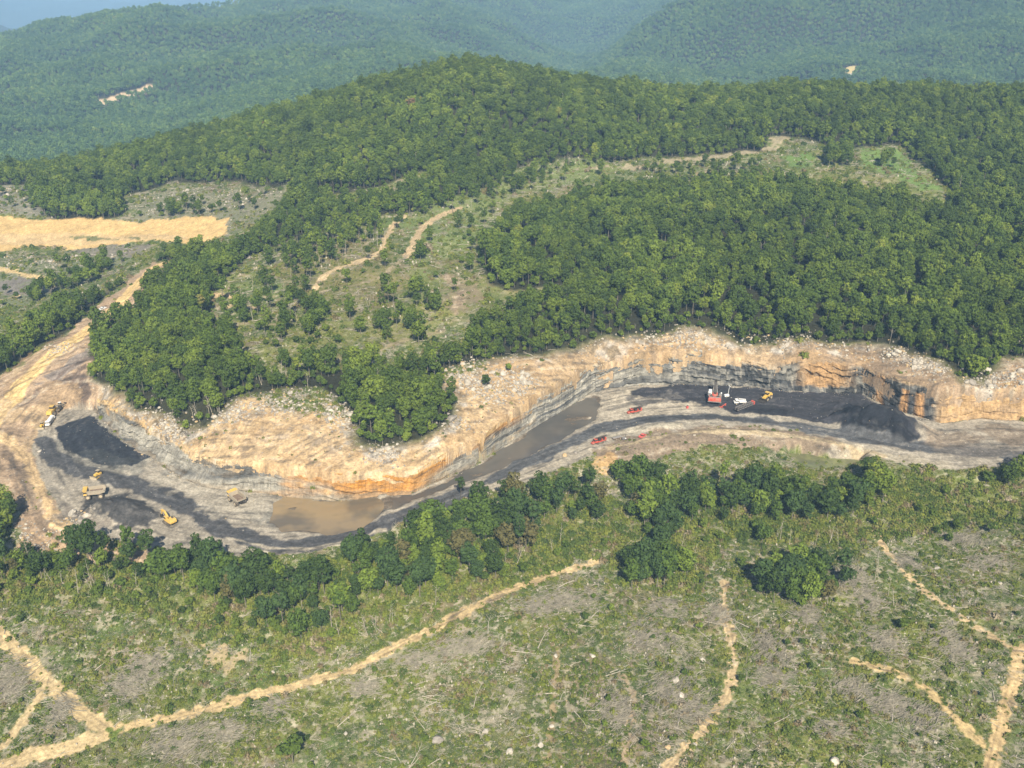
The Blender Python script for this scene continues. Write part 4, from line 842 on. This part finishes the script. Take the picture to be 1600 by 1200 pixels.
def loader(args, body=YEL, sc=1.0):
    t = place('wheel_loader', *args, None, 0, sc)
    MB().box(-2.2, 0, 2.0, 2.9, 2.0, 1.3, bev=.15).box(-3.5, 0, 1.6, .8, 2.4, 1.1, bev=.1).build('engine_body', body, t)
    MB().box(1.0, 0, 1.5, 2.2, 1.3, 1.0).build('front_frame', body, t)
    c = MB().box(-.3, 0, 2.9, 1.5, 1.6, 1.7, taper=(.85, .85)).build('cab', body, t); MB().box(-.3, 0, 3.05, 1.52, 1.64, .8, bev=0).build('window', GLS, c); MB().box(-.3, 0, 3.82, 1.7, 1.8, .12).build('roof', WHT if body is not YEL else body, c)
    for s in (1, -1): MB().prism([(.8, 2.2), (1.4, 2.3), (3.6, 1.0), (3.6, .6), (2.8, .8)], s * .6 - .12, s * .6 + .12).build('lift_arm', body, t)
    MB().prism([(3.3, .15), (5.0, .1), (5.0, .25), (3.7, .5), (3.6, 1.6), (4.2, 1.9), (4.1, 2.0), (3.3, 1.7)], -1.75, 1.75).build('bucket', BLK, t)
    for x in (1.5, -2.0):
        for s in (1, -1): wheel(t, x, s * 1.35, .95, .95, .7)
    return t
def dozer(args, sc=1.0):
    t = place('bulldozer', *args, None, 0, sc); tracks(t, 3.8, .6, 1.1, 1.15)
    MB().box(.6, 0, 1.65, 2.4, 1.2, 1.1, bev=.1).box(-1.0, 0, 1.5, 1.6, 1.9, .8).build('body', YEL, t)
    c = MB().box(-.6, 0, 2.6, 1.3, 1.5, 1.3, taper=(.85, .9)).build('cab', YEL, t); MB().box(-.6, 0, 2.7, 1.34, 1.54, .65, bev=0).build('window', GLS, c); MB().box(-.6, 0, 3.3, 1.6, 1.7, .12).build('roof', DUST, c)
    MB().prism([(2.7, .1), (3.0, .2), (2.85, .8), (3.1, 1.5), (2.9, 1.5), (2.6, .8)], -2.0, 2.0).build('blade', RIM, t)
    for s in (1, -1): MB().box(1.6, s * 1.55, .55, 2.3, .18, .25).build('push_arm', YEL, t)
    MB().box(-2.3, 0, .9, .5, 1.0, .5).box(-2.6, 0, .5, .15, .2, 1.0).build('ripper', BLK, t); return t
def service_truck(args, L=7.0, tank=True):
    t = place('service_truck', *args)
    MB().box(0, 0, .85, L, 1.0, .3).build('chassis', BLK, t)
    c = MB().box(L / 2 - 1.0, 0, 1.9, 1.8, 2.3, 1.9, taper=(.85, .94), bev=.08).build('cab', WHT, t); MB().box(L / 2 - .95, 0, 2.2, 1.74, 2.26, .6, bev=0).build('window', GLS, c)
    MB().box(L / 2 + .15, 0, 1.3, .7, 2.1, .8, bev=.08).build('hood', WHT, t)
    MB().box(-.9, 0, 1.15, L - 2.6, 2.4, .2).build('deck', GRY, t)
    if tank:
        MB().cyl((-L / 2 + .6, 0, 2.1), (L / 2 - 2.6, 0, 2.1), .95, n=16).build('tank', WHT, t); MB().box(-L / 2 + .3, 0, 1.8, .6, 2.3, 1.2).build('reel_cabinet', WHT, t)
    else:
        for s in (1, -1): MB().box(-.9, s * .95, 1.65, L - 2.8, .45, .8).build('tool_box', WHT, t)
        b = MB(); b.cyl((-L / 2 + .8, 0, 1.3), (-L / 2 + .8, 0, 2.6), .22); b.box(-.6, 0, 2.9, 4.0, .25, .3, ry=-.15); b.build('crane', WHT, t)
    for x in (L / 2 - .7, -L / 2 + .9, -L / 2 + 2.1):
        for s in (1, -1): wheel(t, x, s * 1.05, .5, .5, .35)
    return t
def drill(args):
    t = place('blast_hole_drill', *args); tracks(t, 4.2, .55, .9, 1.1)
    MB().box(-.6, 0, 1.15, 6.2, 2.0, .4).build('deck', RED, t)
    c = MB().box(2.4, .2, 2.2, 1.7, 1.8, 1.9, taper=(.9, .9)).build('cab', RED, t); MB().box(2.5, .2, 2.5, 1.7, 1.75, .7, bev=0).build('window', GLS, c)
    MB().box(3.9, 0, 1.0, 1.3, 1.6, .7, bev=.08).build('front_dust_hood', RED, t)
    MB().box(-.2, -.2, 1.9, 1.6, 1.7, 1.1).box(-2.6, -.2, 1.75, 1.1, 1.8, .9).build('engine_housing', BLK, t)
    MB().box(-3.4, 0, 1.8, .8, 2.2, 1.6, bev=.08).box(-1.4, -.2, 1.9, .5, 2.0, 1.0).build('compressor_box', RED, t)
    m = MB()
    for y in (-.35, .35):
        for z in (2.9, 3.5): m.box(-.9, y + .5, z, 7.0, .12, .12, bev=0)
    for i in range(10): m.box(-4.2 + i * .72, .15, 3.2, .1, .1, .75, ry=.7 * (-1) ** i, bev=0); m.box(-4.2 + i * .72, .5, 3.5, .1, .7, .08, bev=0)
    m.build('mast', BLK, t); MB().cyl((-4.3, .5, 3.2), (2.2, .5, 3.2), .14, n=8).build('drill_steel', GRY, t); return t
def pickup(args, m, L=5.4):
    t = place('pickup_truck', *args)
    MB().prism([(-L/2, .5), (-L/2, 1.05), (-.35, 1.05), (.05, 1.05), (1.2, 1.05), (L/2 - .1, .95), (L/2, .5)], -.95, .95).build('body', m, t)
    c = MB().prism([(-.9, 1.03), (-.7, 1.75), (.55, 1.75), (1.15, 1.03)], -.85, .85).build('cab', m, t); MB().prism([(-.98, 1.12), (-.82, 1.6), (.66, 1.6), (1.15, 1.12)], -.88, .88).build('window', GLS, c)
    for s in (1, -1): MB().box(-L/2 + .9, s * .88, 1.15, 1.7, .12, .3).build('bed_side', m, t)
    for x in (L / 2 - .95, -L / 2 + 1.0):
        for s in (1, -1): wheel(t, x, s * .85, .38, .38, .25)
    return t
haul_truck(150, 776, 120, 780, 'dusty haul truck with yellow nose parked left of the dark coal heap', 'haul truck', 'haul trucks in the pit')
haul_truck(371, 785, 352, 771, 'haul truck with empty tan bed on pale gravel left of the pond', 'haul truck', 'haul trucks in the pit')
dozer((153, 745, 143, 751, 'small yellow bulldozer with dusty blade on the dark haul road', 'bulldozer'), 1.0)
t = excavator((265, 817, 249, 805, 'yellow excavator with its boom towards the dark coal heap at left', 'excavator'), YEL)
loader((84, 646, 96, 630, 'big yellow wheel loader parked first in line above the white tank truck', 'wheel loader'), YEL, 1.25)
loader((95, 636, 104, 622, 'dirty grey loader behind the big yellow one at the left pit end', 'wheel loader'), DUST, .8)
service_truck((79, 661, 72, 672, 'white tank truck parked at the left pit end below the yellow loader', 'truck'), 8.5)
dozer((66, 668, 60, 676, 'small brownish yellow bulldozer beside the white tank truck', 'bulldozer'), .85)
# big red shovel seen from behind
t = place('mining_shovel', 1116, 627, 1117, 605, 'big red mining shovel with black boom on the dark coal floor', 'mining shovel'); t.scale = (1.12, 1.12, 1.12)
tracks(t, 6.4, 1.1, 1.5, 2.6); MB().box(0, 0, 1.7, 3.4, 4.0, .6).build('undercarriage', BLK, t)
MB().box(-1.2, 0, 2.4, 6.6, 6.4, .5).build('deck', GRY, t)
MB().box(-3.1, 0, 3.3, 2.6, 5.6, 1.3, bev=.15).box(-.6, 0, 3.6, 2.4, 2.6, 1.9, bev=.1).build('engine_house', RED, t)
MB().box(-3.1, -1.5, 4.02, 1.7, 1.5, .18).box(-3.1, 1.5, 4.02, 1.7, 1.5, .18).box(-.6, 0, 4.62, 1.6, 1.4, .2).build('roof_grille', BLK, t)
MB().box(-1.75, 0, 3.7, .35, 5.4, .5).box(-5.3, 0, 2.15, .25, 6.6, .3).box(-4.2, 0, 4.15, .2, 5.4, .5, bev=.02).build('walkway', GRY, t)
MB().box(-4.75, 0, 3.0, .8, 6.0, 1.6, bev=.15).build('counterweight', RED, t)
for y in (-2.6, 2.6): MB().box(-.2, y, 3.5, 2.0, 1.3, 1.4).build('side_cabinet', GRY, t)
c = MB().box(1.3, 2.3, 4.4, 1.8, 1.5, 2.0).build('cab', WHT, t); MB().box(1.35, 2.3, 4.6, 1.84, 1.56, .9, bev=0).build('window', GLS, c)
MB().prism([(1.5, 2.6), (2.3, 2.2), (6.0, 6.6), (9.4, 6.8), (9.4, 7.6), (5.6, 7.7), (1.5, 3.8)], -.6, .6).build('boom', BLK, t)
MB().prism([(8.8, 7.8), (9.8, 7.4), (9.8, 3.0), (9.0, 3.0)], -.5, .5).build('stick', BLK, t); MB().prism([(8.6, 3.4), (10.2, 3.2), (10.6, 1.6), (9.8, .7), (8.0, .7), (8.4, 1.4), (9.2, 1.8)], -1.6, 1.6).build('bucket', BLK, t)
for y in (-1.3, 1.3): MB().cyl((1.8, y, 2.6), (5.2, y * .5, 6.2), .22, n=8).build('ram', GRY, t)
for y in (-3.0, 3.0): MB().cyl((.8, y, 2.6), (.8, y, 4.6), .35, n=10).build('air_cleaner', WHT, t)
t = place('light_tower', 1135, 620, 1145, 618, 'small white light tower trailer beside the red shovel', 'light tower')
MB().box(0, 0, .9, 2.6, 1.4, 1.1).build('generator_box', WHT, t); MB().cyl((.9, 0, 1.4), (1.3, 0, 6.2), .12, .08, 8).build('mast', WHT, t); MB().box(1.3, 0, 6.3, .3, 1.6, .5).build('lamp_head', WHT, t)
for s in (1, -1): wheel(t, -.3, s * .8, .35, .35, .22)
service_truck((1157, 631, 1140, 632, 'white service truck with crane between the shovel and the lattice conveyor', 'truck'), 6.6, False)
t = place('lattice_conveyor', 1163, 638, 1182, 632.5, 'grey lattice conveyor boom lying in front of the white service truck', 'conveyor')
m = MB()
for y in (-.9, .9):
    for z in (.9, 2.2): m.box(0, y, z, 13, .2, .2, bev=0)
    for i in range(12): m.box(-6 + i * 1.09, y, 1.55, .13, .13, 1.7, ry=.75 * (-1) ** i, bev=0)
for i in range(14): m.box(-6.4 + i * .98, 0, 2.2, .13, 1.8, .13, bev=0)
m.build('lattice_frame', GRY, t); MB().box(0, 0, 1.6, 12.6, 1.2, .12).build('belt', BLK, t)
MB().box(6.6, 0, 1.7, .9, 2.2, 1.8).build('head_pulley_guard', RED, t); MB().box(6.2, 0, .5, .4, 2.0, 1.0).box(-5.6, 0, .45, .4, 2.0, .9).build('support_leg', BLK, t)
t = place('hitch_frame', 1129, 636, 1137, 631, 'low red hitch frame on the coal between shovel and conveyor', 'hitch frame')
MB().box(.6, 0, .7, 5.6, .45, .35, ry=-.06).box(-1.6, 0, .6, .3, 2.4, .3).build('drawbar', RED, t); MB().box(-2.6, .1, .4, 2.2, .3, .25, rz=.5).build('strut', GRY, t); MB().box(2.6, 0, .4, .5, .9, .8).build('jack_stand', RED, t)
loader((1197, 624, 1184, 633, 'yellow wheel loader with dark bucket lowered at the end of the conveyor', 'wheel loader'), YEL, 1.15)
drill((992, 645, 975, 648, 'red blast hole drill standing alone on the pale gravel floor', 'drill rig', 'red drill rigs'))
drill((936, 692, 919, 697, 'red blast hole drill at the roadside above the tree belt', 'drill rig', 'red drill rigs'))
t = place('pipe_trailer', 964, 686, 976, 684, 'low brown trailer of drill pipe beside the lower red drill', 'trailer')
MB().box(0, 0, .8, 5.2, 1.7, .25).build('bed', BRN, t)
m = MB()
for i in range(6): m.cyl((-2.5, -.65 + i * .26, 1.05), (2.5, -.65 + i * .26, 1.05), .12, n=8)
m.build('pipes', GRY, t)
for x in (-1.2, 1.4):
    for s in (1, -1): wheel(t, x, s * .85, .38, .38, .25)
t = place('water_pump', 975, 687, 985, 686, 'small dark skid pump with a short mast near the pipe trailer', 'pump')
MB().box(0, 0, .2, 2.6, 1.3, .2).build('skid', BLK, t); MB().box(-.3, 0, .9, 1.3, 1.0, 1.1).build('engine', GRY, t); MB().cyl((.8, 0, .3), (.8, 0, 3.2), .14, n=8).build('exhaust_mast', BLK, t); MB().cyl((.8, -.2, .7), (.8, .7, .7), .32, n=12).build('impeller_housing', WHT, t)
pickup((1004, 683, 1014, 677, 'small faded red pickup beside the dark spoil heap', 'pickup truck'), PINK, 4.6)
pickup((160, 484, 168, 479, 'white pickup truck on the brown strip beside the yellow haul road', 'pickup truck'), WHT, 5.8)
t = place('steel_drum', 1074, 638, 1080, 638, 'single dark red steel drum on the gravel left of the shovel', 'drum')
MB().cyl((0, 0, 0), (0, 0, 1.5), .6, n=14).build('drum_shell', PINK, t); MB().cyl((0, 0, 1.5), (0, 0, 1.56), .5, n=14).build('lid', BLK, t)
# ---------------------------------------------------------------- boulders
def rock_mesh(name, m, seed, n=3, sq=(1, .8, .65)):
    bm = bmesh.new(); bmesh.ops.create_icosphere(bm, subdivisions=2, radius=1); r_ = np.random.default_rng(seed); P = r_.normal(size=(9, 3)); P /= np.linalg.norm(P, axis=1)[:, None]; D = .55 + .35 * r_.random(9)
    for v in bm.verts:
        c = np.array(v.co)
        for p, d in zip(P, D):
            q = c @ p
            if q > d: c = c - p * (q - d)
        v.co = Vector(c * (1 + .05 * r_.normal())); v.co.x *= sq[0]; v.co.y *= sq[1]; v.co.z *= sq[2]
    me = bpy.data.meshes.new(name); bm.to_mesh(me); bm.free(); me.materials.append(m); return me
RW = flat_mat('pale_sandstone', (218, 208, 190), .9, .4, .9, .56); RG = flat_mat('grey_rock', (170, 162, 150), .9, .35, 1.2); RT = flat_mat('tan_rock', (214, 186, 142), .9, .3, 1.2)
RK = {'white': [rock_mesh('boulder_mesh', RW, 10 + i) for i in range(5)], 'grey': [rock_mesh('boulder_mesh', RG, 20 + i) for i in range(4)], 'tan': [rock_mesh('boulder_mesh', RT, 30 + i) for i in range(3)]}
PATCH = [([(445,612),(480,612),(480,650),(435,640)], 16, .8, 2.2, 'white'), ([(500,622),(545,628),(548,672),(515,668)], 26, .9, 2.6, 'white'), ([(400,628),(445,618),(440,640),(400,645)], 14, .8, 2.0, 'white'), ([(330,650),(350,640),(395,632),(390,648),(345,662)], 16, .8, 2.2, 'white'), ([(222,640),(290,675),(285,690),(225,655)], 30, .6, 2.0, 'white'),
 ([(740,590),(790,572),(832,590),(828,612),(780,632),(738,632)], 52, .8, 3.0, 'white'), ([(712,585),(735,580),(745,605),(720,612)], 12, .8, 2.4, 'white'), ([(685,575),(755,565),(760,575),(700,588)], 12, .8, 2.6, 'white'), ([(580,700),(625,700),(620,716),(585,714)], 12, .8, 2.4, 'white'), ([(690,665),(720,655),(715,675)], 6, 1.2, 3.0, 'grey'),
 ([(960,528),(1060,516),(1200,525),(1200,540),(1000,545)], 34, .6, 1.8, 'white'), ([(1200,530),(1340,540),(1340,550),(1220,545)], 14, .6, 1.8, 'white'), ([(1350,545),(1425,550),(1480,585),(1450,585),(1390,565)], 30, .9, 3.0, 'white'), ([(1490,595),(1600,570),(1600,600),(1540,605)], 22, 1.0, 3.4, 'white'), ([(1560,520),(1600,515),(1600,530)], 3, 2, 3.5, 'white'),
 ([(0,295),(30,292),(40,315),(0,330)], 8, 2.0, 4.5, 'white'), ([(195,315),(320,290),(430,300),(330,340),(210,340)], 26, 1.0, 3.0, 'white'), ([(0,400),(200,390),(180,410),(60,420),(0,418)], 26, .8, 2.6, 'white'), ([(20,820),(90,835),(75,870),(50,875)], 14, .7, 2.0, 'white'), ([(100,800),(145,805),(140,815),(105,812)], 3, 1.6, 2.6, 'grey'), ([(80,540),(120,530),(110,548),(85,552)], 6, .8, 2.0, 'white')]
BIG = [(684,1158,2.6,'grey'),(1303,1190,2.4,'white'),(925,1025,1.5,'white'),(1043,1168,1.5,'tan'),(845,1165,1.3,'white'),(797,1175,1.6,'white'),(759,1142,1.5,'white'),(596,968,1.1,'white'),(1057,1065,1.6,'white'),(1065,1088,1.7,'white'),(540,1147,1.0,'white'),(427,1050,.9,'white'),(1085,1165,1.2,'white'),(1232,970,1.1,'white'),(1465,890,1.4,'white'),(1562,912,1.3,'white'),(1555,822,1.6,'tan'),(1508,790,1.0,'white'),(113,803,2.4,'white'),(136,806,2.2,'white'),(730,598,2.6,'white'),(706,655,2.8,'grey'),(883,712,1.8,'tan'),(899,708,1.5,'grey'),(1098,1032,1.2,'white'),(1040,955,1.0,'white'),(862,1135,1.1,'white'),(1170,965,.8,'white'),(868,1025,1.0,'white'),(1540,575,3,'white'),(1517,598,3.2,'grey'),(62,705,1.2,'white'),(1085,680,.8,'white'),(1312,705,.8,'white')]
bl = []
def rock(x, y, s, kd):
    z = ground_z(x, y); me = RK[kd][int(rng.integers(len(RK[kd])))]; o = bpy.data.objects.new('boulder', me); col.objects.link(o); o.location = (x, y, z + s * .15); o.rotation_euler = (U(-.3, .3), U(-.3, .3), U(0, 6.28)); o.scale = (s * U(.8, 1.2), s * U(.8, 1.2), s * U(.75, 1.1))
    o['category'] = 'boulder'; o['group'] = 'boulders around the mine'; bl.append((o, x, y, '%s %s boulder' % ('big' if s > 1.7 else 'small', kd)))
for (px, py, s, kd) in BIG: x, y = W([(px, py)])[0]; rock(x, y, s, kd)
smallrocks = []
for pp, n_, a, b, kd in PATCH:
    P = W(pp); k = 0; t_ = 0
    while k < n_ and t_ < 5000:
        t_ += 1; x, y = U(P[:, 0].min(), P[:, 0].max()), U(P[:, 1].min(), P[:, 1].max())
        if not inpoly(np.array([x]), np.array([y]), P)[0]: continue
        s = a + (b - a) * rng.random() ** 1.8
        if len(bl) < 298 and k < n_ * .55: rock(x, y, s * .85, kd)
        else: smallrocks.append((x, y, s * .6))
        for _ in range(12): smallrocks.append((x + rng.normal() * 3.8, y + rng.normal() * 3.8, U(.25, 1.0)))
        k += 1
label_by_marks(bl, 'boulder'); print('boulders', len(bl))
# loose stones as stuff: rim, pit edges, cut-over ground
x, y = jgrid(-420, 420, 215, 620, 1.25); r = np.hypot(x, y); C0, vg_, op_, vr_ = surface(x, y); zz = height(x, y); fr = infrust(x, y, zz, 60)
nz_ = fbm(x / 12, y / 12, 401, 3); dC_ = dline(x, y, Cw); ipp = inpoly(x, y, PIT); brk = C0.mean(1)
dFt = dline(x, y, F); pr = np.where(ipp, .02 + .03 * (nz_ > .3) + .5 * (dFt < 4 + 3 * nz_), np.where((dC_ < 32) & (op_ > 0), .05 + .42 * sm(nz_, .15, .6), np.where(vg_ > .3, .03 + .30 * sm(fbm(x / 16, y / 12, 402, 4), .25, .7), .07)))
dp = dline(x, y, PONDW, True); pr = np.where(inpoly(x, y, PONDW) | (op_ < 0) | inpoly(x, y, WALLQ), 0, pr)
m = fr & (rng.random(len(x)) < pr); sx = list(x[m]) + [s[0] for s in smallrocks]; sy = list(y[m]) + [s[1] for s in smallrocks]; ss = list(.12 + (.34 + .5 * ((op_[m] < 12) & (dC_[m] < 60))) * rng.random(m.sum()) ** 2.5) + [s[2] for s in smallrocks]
sx = np.array(sx); sy = np.array(sy); SC = proto_coll('stone', RK['white'][:3] + RK['grey'][:2] + RK['tan'])
# dark stones lie only inside the pit
scatter('loose_stones', SC, np.c_[sx, sy, height(sx, sy)], rng.random(len(sx)) * 6.28, np.array(ss), np.array([0, 1, 2, 3, 4, 3, 4, 3, 4, 5, 6])[rng.integers(0, 11, len(sx))], 'scattered pale stones and rubble over the rim and slopes', 'stones')
# ---------------------------------------------------------------- scrub over the cut-over slopes
SH = []
def shrub(r, h, n_, leaf):
    d = rng.normal(size=(n_, 3)); d[:, 2] = np.abs(d[:, 2]); d /= np.linalg.norm(d, axis=1)[:, None]; c = d * np.array([r, r, h]) * (.5 + .5 * rng.random(n_))[:, None]; return quads(c, d + rng.normal(size=d.shape) * .5, leaf)
def scrub_mat():
    m, t, b = mat('scrub_leaves', .85); oi = nd(t, 'ShaderNodeObjectInfo'); rp = nd(t, 'ShaderNodeValToRGB'); cr = rp.color_ramp; pos = nd(t, 'ShaderNodeNewGeometry').outputs['Position']
    f = math_(t, 'ADD', math_(t, 'MULTIPLY', oi.outputs['Random'], .6), math_(t, 'MULTIPLY', mrange(t, noise(t, .05, 3, pos), .32, .68, 0, 1), .4)); t.links.new(f, rp.inputs[0])
    st = [(0, (70, 88, 38)), (.22, (90, 108, 46)), (.42, (108, 122, 50)), (.58, (130, 138, 56)), (.72, (140, 140, 76)), (.82, (128, 112, 80)), (.90, (176, 162, 134))]
    while len(cr.elements) < len(st): cr.elements.new(.5)
    for e, (p, c) in zip(cr.elements, st): e.position = p; e.color = (*(lin(c) * .64), 1)
    t.links.new(rp.outputs[0], b.inputs['Base Color']); return m
SM = scrub_mat()
for r_, h_, n_, lf in ((.7, .5, 26, .2), (.9, .8, 34, .22), (.5, .35, 16, .18), (1.5, 1.5, 70, .26)): SH.append(raw_mesh('shrub', shrub(r_, h_, n_, lf), SM))
def sticks(n_, L, sp_, r=.045, up=.4, al=None):
    P_ = []
    for _ in range(n_):
        a = al + rng.normal() * .45 if al is not None else rng.random() * 6.28; l = L * U(.4, 1.1); d = np.array([math.cos(a), math.sin(a), U(-.08, .3) * up]) * l / 2; c = np.array([rng.normal() * sp_[0], rng.normal() * sp_[1], U(.05, up)])
        P_.append(tube([c - d, c + rng.normal(size=3) * .1, c + d], r * U(.6, 1.5), r * .5, 3))
    return merge(P_)
for i in range(3): SH.append(raw_mesh('twigs', sticks(9, 2.4, (.7, .7)), DEADW if i else TWIG))
SH.append(raw_mesh('stump', merge([tube([(0, 0, -.1), (0, 0, .5), (.02, 0, .52)], .28, .2, 7), tube([(0, 0, .5), (0, 0, .53)], .2, .02, 7)]), DEADW)); SH.append(raw_mesh('stem', merge([tube([(-2.2, 0, .1), (0, .2, .3), (2.4, -.1, .2)], .10, .04, 4), tube([(-.5, .15, .25), (.5, 1.0, .4)], .05, .02, 3)]), DEADW))
SHC = proto_coll('scrub', SH)
def scrub_pts(x0, x1, y0, y1, cell, rmin, rmax):
    x, y = jgrid(x0, x1, y0, y1, cell, .95); r = np.hypot(x, y); m = (r > rmin) & (r < rmax); x, y = x[m], y[m]; z = height(x, y); m = infrust(x, y, z, 50); x, y, z = x[m], y[m], z[m]
    _, vg_, op_, _ = surface(x, y); d = .45 + .55 * (fbm(x / 14, y / 14, 411, 4) > -.1); m = rng.random(len(x)) < vg_ * d; return x[m], y[m], z[m]
xa, ya, za = scrub_pts(-330, 330, 215, 560, 1.12, 210, 470); xb, yb, zb = scrub_pts(-560, 520, 430, 1000, 2.6, 470, 1000)
sx = np.r_[xa, xb]; sy = np.r_[ya, yb]; sz = np.r_[za, zb]; n_ = len(sx)
tw = .14 + .5 * sm(fbm(sx / 13, sy / 13, 421, 4), .0, .5); idx = np.where(rng.random(n_) < tw, rng.integers(4, 9, n_), np.array([0, 0, 1, 1, 2, 2, 2, 3])[rng.integers(0, 8, n_)]); s_ = .45 + .9 * rng.random(n_) ** 1.6; nb_ = (dline(sx, sy, BELTC) < 20) & (rng.random(n_) < .35); idx = np.where(nb_, 3, idx); s_ = np.where(nb_, .9 + .8 * rng.random(n_), s_); s_[len(xa):] *= 1.7
scatter('scrub', SHC, np.c_[sx, sy, sz], rng.random(n_) * 6.28, s_, idx, 'low green and straw scrub with twigs over the cut-over slopes', 'scrub')
# slash piles, fallen logs, dead stems
bp_ = []
for k, (sx_, sy_, a, b) in enumerate(SLASHW):
    V, Fc = sticks(int(120 + a * b * 8), 5.5, (a * .78, b * .6), .09, .9, U(-.6, .8)); V = V.copy(); V[:, 2] += height(V[:, 0] + sx_, V[:, 1] + sy_) - ground_z(sx_, sy_)
    o = mesh_from('brush_pile', V, Fc, TWIG, smooth=False, loc=(sx_, sy_, ground_z(sx_, sy_))); o['category'] = 'brush pile'; o['group'] = 'grey slash piles on the cut-over slope'; bp_.append((o, sx_, sy_))
label_by_marks(bp_, 'grey brush pile')
LOGM = [raw_mesh('log', merge([tube([(-L / 2, 0, .15), (-L * .15, .1 * L * c_, .28), (L * .2, .13 * L * c_, .3), (L / 2, 0, .25)], .19, .07, 6)] + [tube([(L * q, .1 * L * c_, .25), (L * (q + .13), .1 * L * c_ + sg * L * .1, .5), (L * (q + .25), .1 * L * c_ + sg * L * .16, .3)], .07, .03, 4) for q, sg in ((.1, 1), (.2, -1), (.3, 1))]), DEADW, True) for L, c_ in ((9, .3), (12, -.2), (6, .1), (14, .35), (8, -.5))]
lg = []; t_ = 0
LP = [(70,935),(540,1005),(505,1040),(470,1045),(545,1120),(385,1150),(600,1060),(665,1065),(930,960),(820,1020),(915,1085),(1095,1050),(1080,960),(1120,975),(1220,1125),(1250,1105),(1340,960),(1330,980),(1250,1075),(1500,1050),(1580,925),(1560,870),(1420,800),(1430,770),(1390,900),(1460,1150),(260,980),(215,1040),(175,1030),(60,890),(110,920),(1000,905),(1050,905)]
for q in range(150):
    if q < len(LP): x, y = W([LP[q]])[0]
    else:
        while True:
            px, py = U(0, 1600), U(880, 1195) if q < 110 else U(780, 1000); x, y = W([(px, py)])[0]
            if surface(np.array([x]), np.array([y]))[1][0] > .6: break
    o = bpy.data.objects.new('fallen_log', LOGM[int(rng.integers(5))]); col.objects.link(o); a = rng.normal() * .7 + (1.2 if rng.random() < .5 else .2); s = U(.5, 1.1)
    e = 3 * s; dz_ = ground_z(x + math.cos(a) * e, y + math.sin(a) * e) - ground_z(x - math.cos(a) * e, y - math.sin(a) * e)
    o.location = (x, y, ground_z(x, y) + .1); o.rotation_euler = (0, -math.atan2(dz_, 2 * e), a); o.scale = (s, s, s); o['category'] = 'log'; o['group'] = 'pale fallen logs on the cut-over slope'; lg.append((o, x, y))
label_by_marks(lg, 'pale fallen log')
ds = []
SNAG = [([(0,880),(240,890),(200,930),(0,930)], 14), ([(440,940),(560,1000),(700,940),(640,960),(520,1010)], 12), ([(750,900),(850,850),(900,830),(850,880)], 7), ([(1060,860),(1110,870),(1100,900),(1050,900)], 6), ([(1140,800),(1240,840),(1340,850),(1250,870)], 9), ([(1330,860),(1420,850),(1400,960)], 7), ([(450,400),(560,360),(600,380),(500,430)], 26), ([(360,470),(450,420),(520,540),(430,540)], 16), ([(860,270),(900,262),(890,250)], 5), ([(560,460),(700,440),(700,520),(580,520)], 12), ([(400,600),(460,600),(540,620),(470,608)], 6), ([(240,655),(350,640),(340,655),(270,672)], 7)]
for pp, n_ in SNAG:
    P = W(pp); k = 0
    while k < n_:
        x, y = U(P[:, 0].min(), P[:, 0].max()), U(P[:, 1].min(), P[:, 1].max())
        if not inpoly(np.array([x]), np.array([y]), P)[0]: continue
        o = bpy.data.objects.new('bare_tree', BARE[int(rng.integers(5))]); col.objects.link(o); o.location = (x, y, ground_z(x, y)); s = U(.6, 1.1); o.scale = (s, s, s); o.rotation_euler = (U(-.22, .22), U(-.22, .22), U(0, 6.28)); o['category'] = 'dead tree'; o['group'] = 'bare dead stems left standing'; ds.append((o, x, y)); k += 1
label_by_marks(ds, 'bare pale dead stem')
# ---------------------------------------------------------------- haze: one closed box of even air round everything
bm = bmesh.new(); bmesh.ops.create_cube(bm, size=1)
x0, x1, y0, y1, z0, z1 = -19000, 19000, -300, 23500, float(Z.min()) - 40, max(H + 3, float(Z.max()) + 25)
for v in bm.verts: v.co = Vector((x0 if v.co.x < 0 else x1, y0 if v.co.y < 0 else y1, z0 if v.co.z < 0 else z1))
me = bpy.data.meshes.new('haze'); bm.to_mesh(me); hz = bpy.data.objects.new('haze', me); col.objects.link(hz)
m = bpy.data.materials.new('haze_air'); m.use_nodes = True; t = m.node_tree; t.nodes.remove(t.nodes['Principled BSDF'])
pv = t.nodes.new('ShaderNodeVolumePrincipled'); pv.inputs['Color'].default_value = (.38, .66, 1.0, 1); pv.inputs['Density'].default_value = 1.0e-4; pv.inputs['Anisotropy'].default_value = -0.25
t.links.new(pv.outputs[0], t.nodes['Material Output'].inputs['Volume']); me.materials.append(m); m.cycles.homogeneous_volume = True if hasattr(m.cycles, 'homogeneous_volume') else None
kind(hz, 'stuff'); tag(hz, 'pale blue haze softening the far ridges', 'haze'); print('haze top', z1)
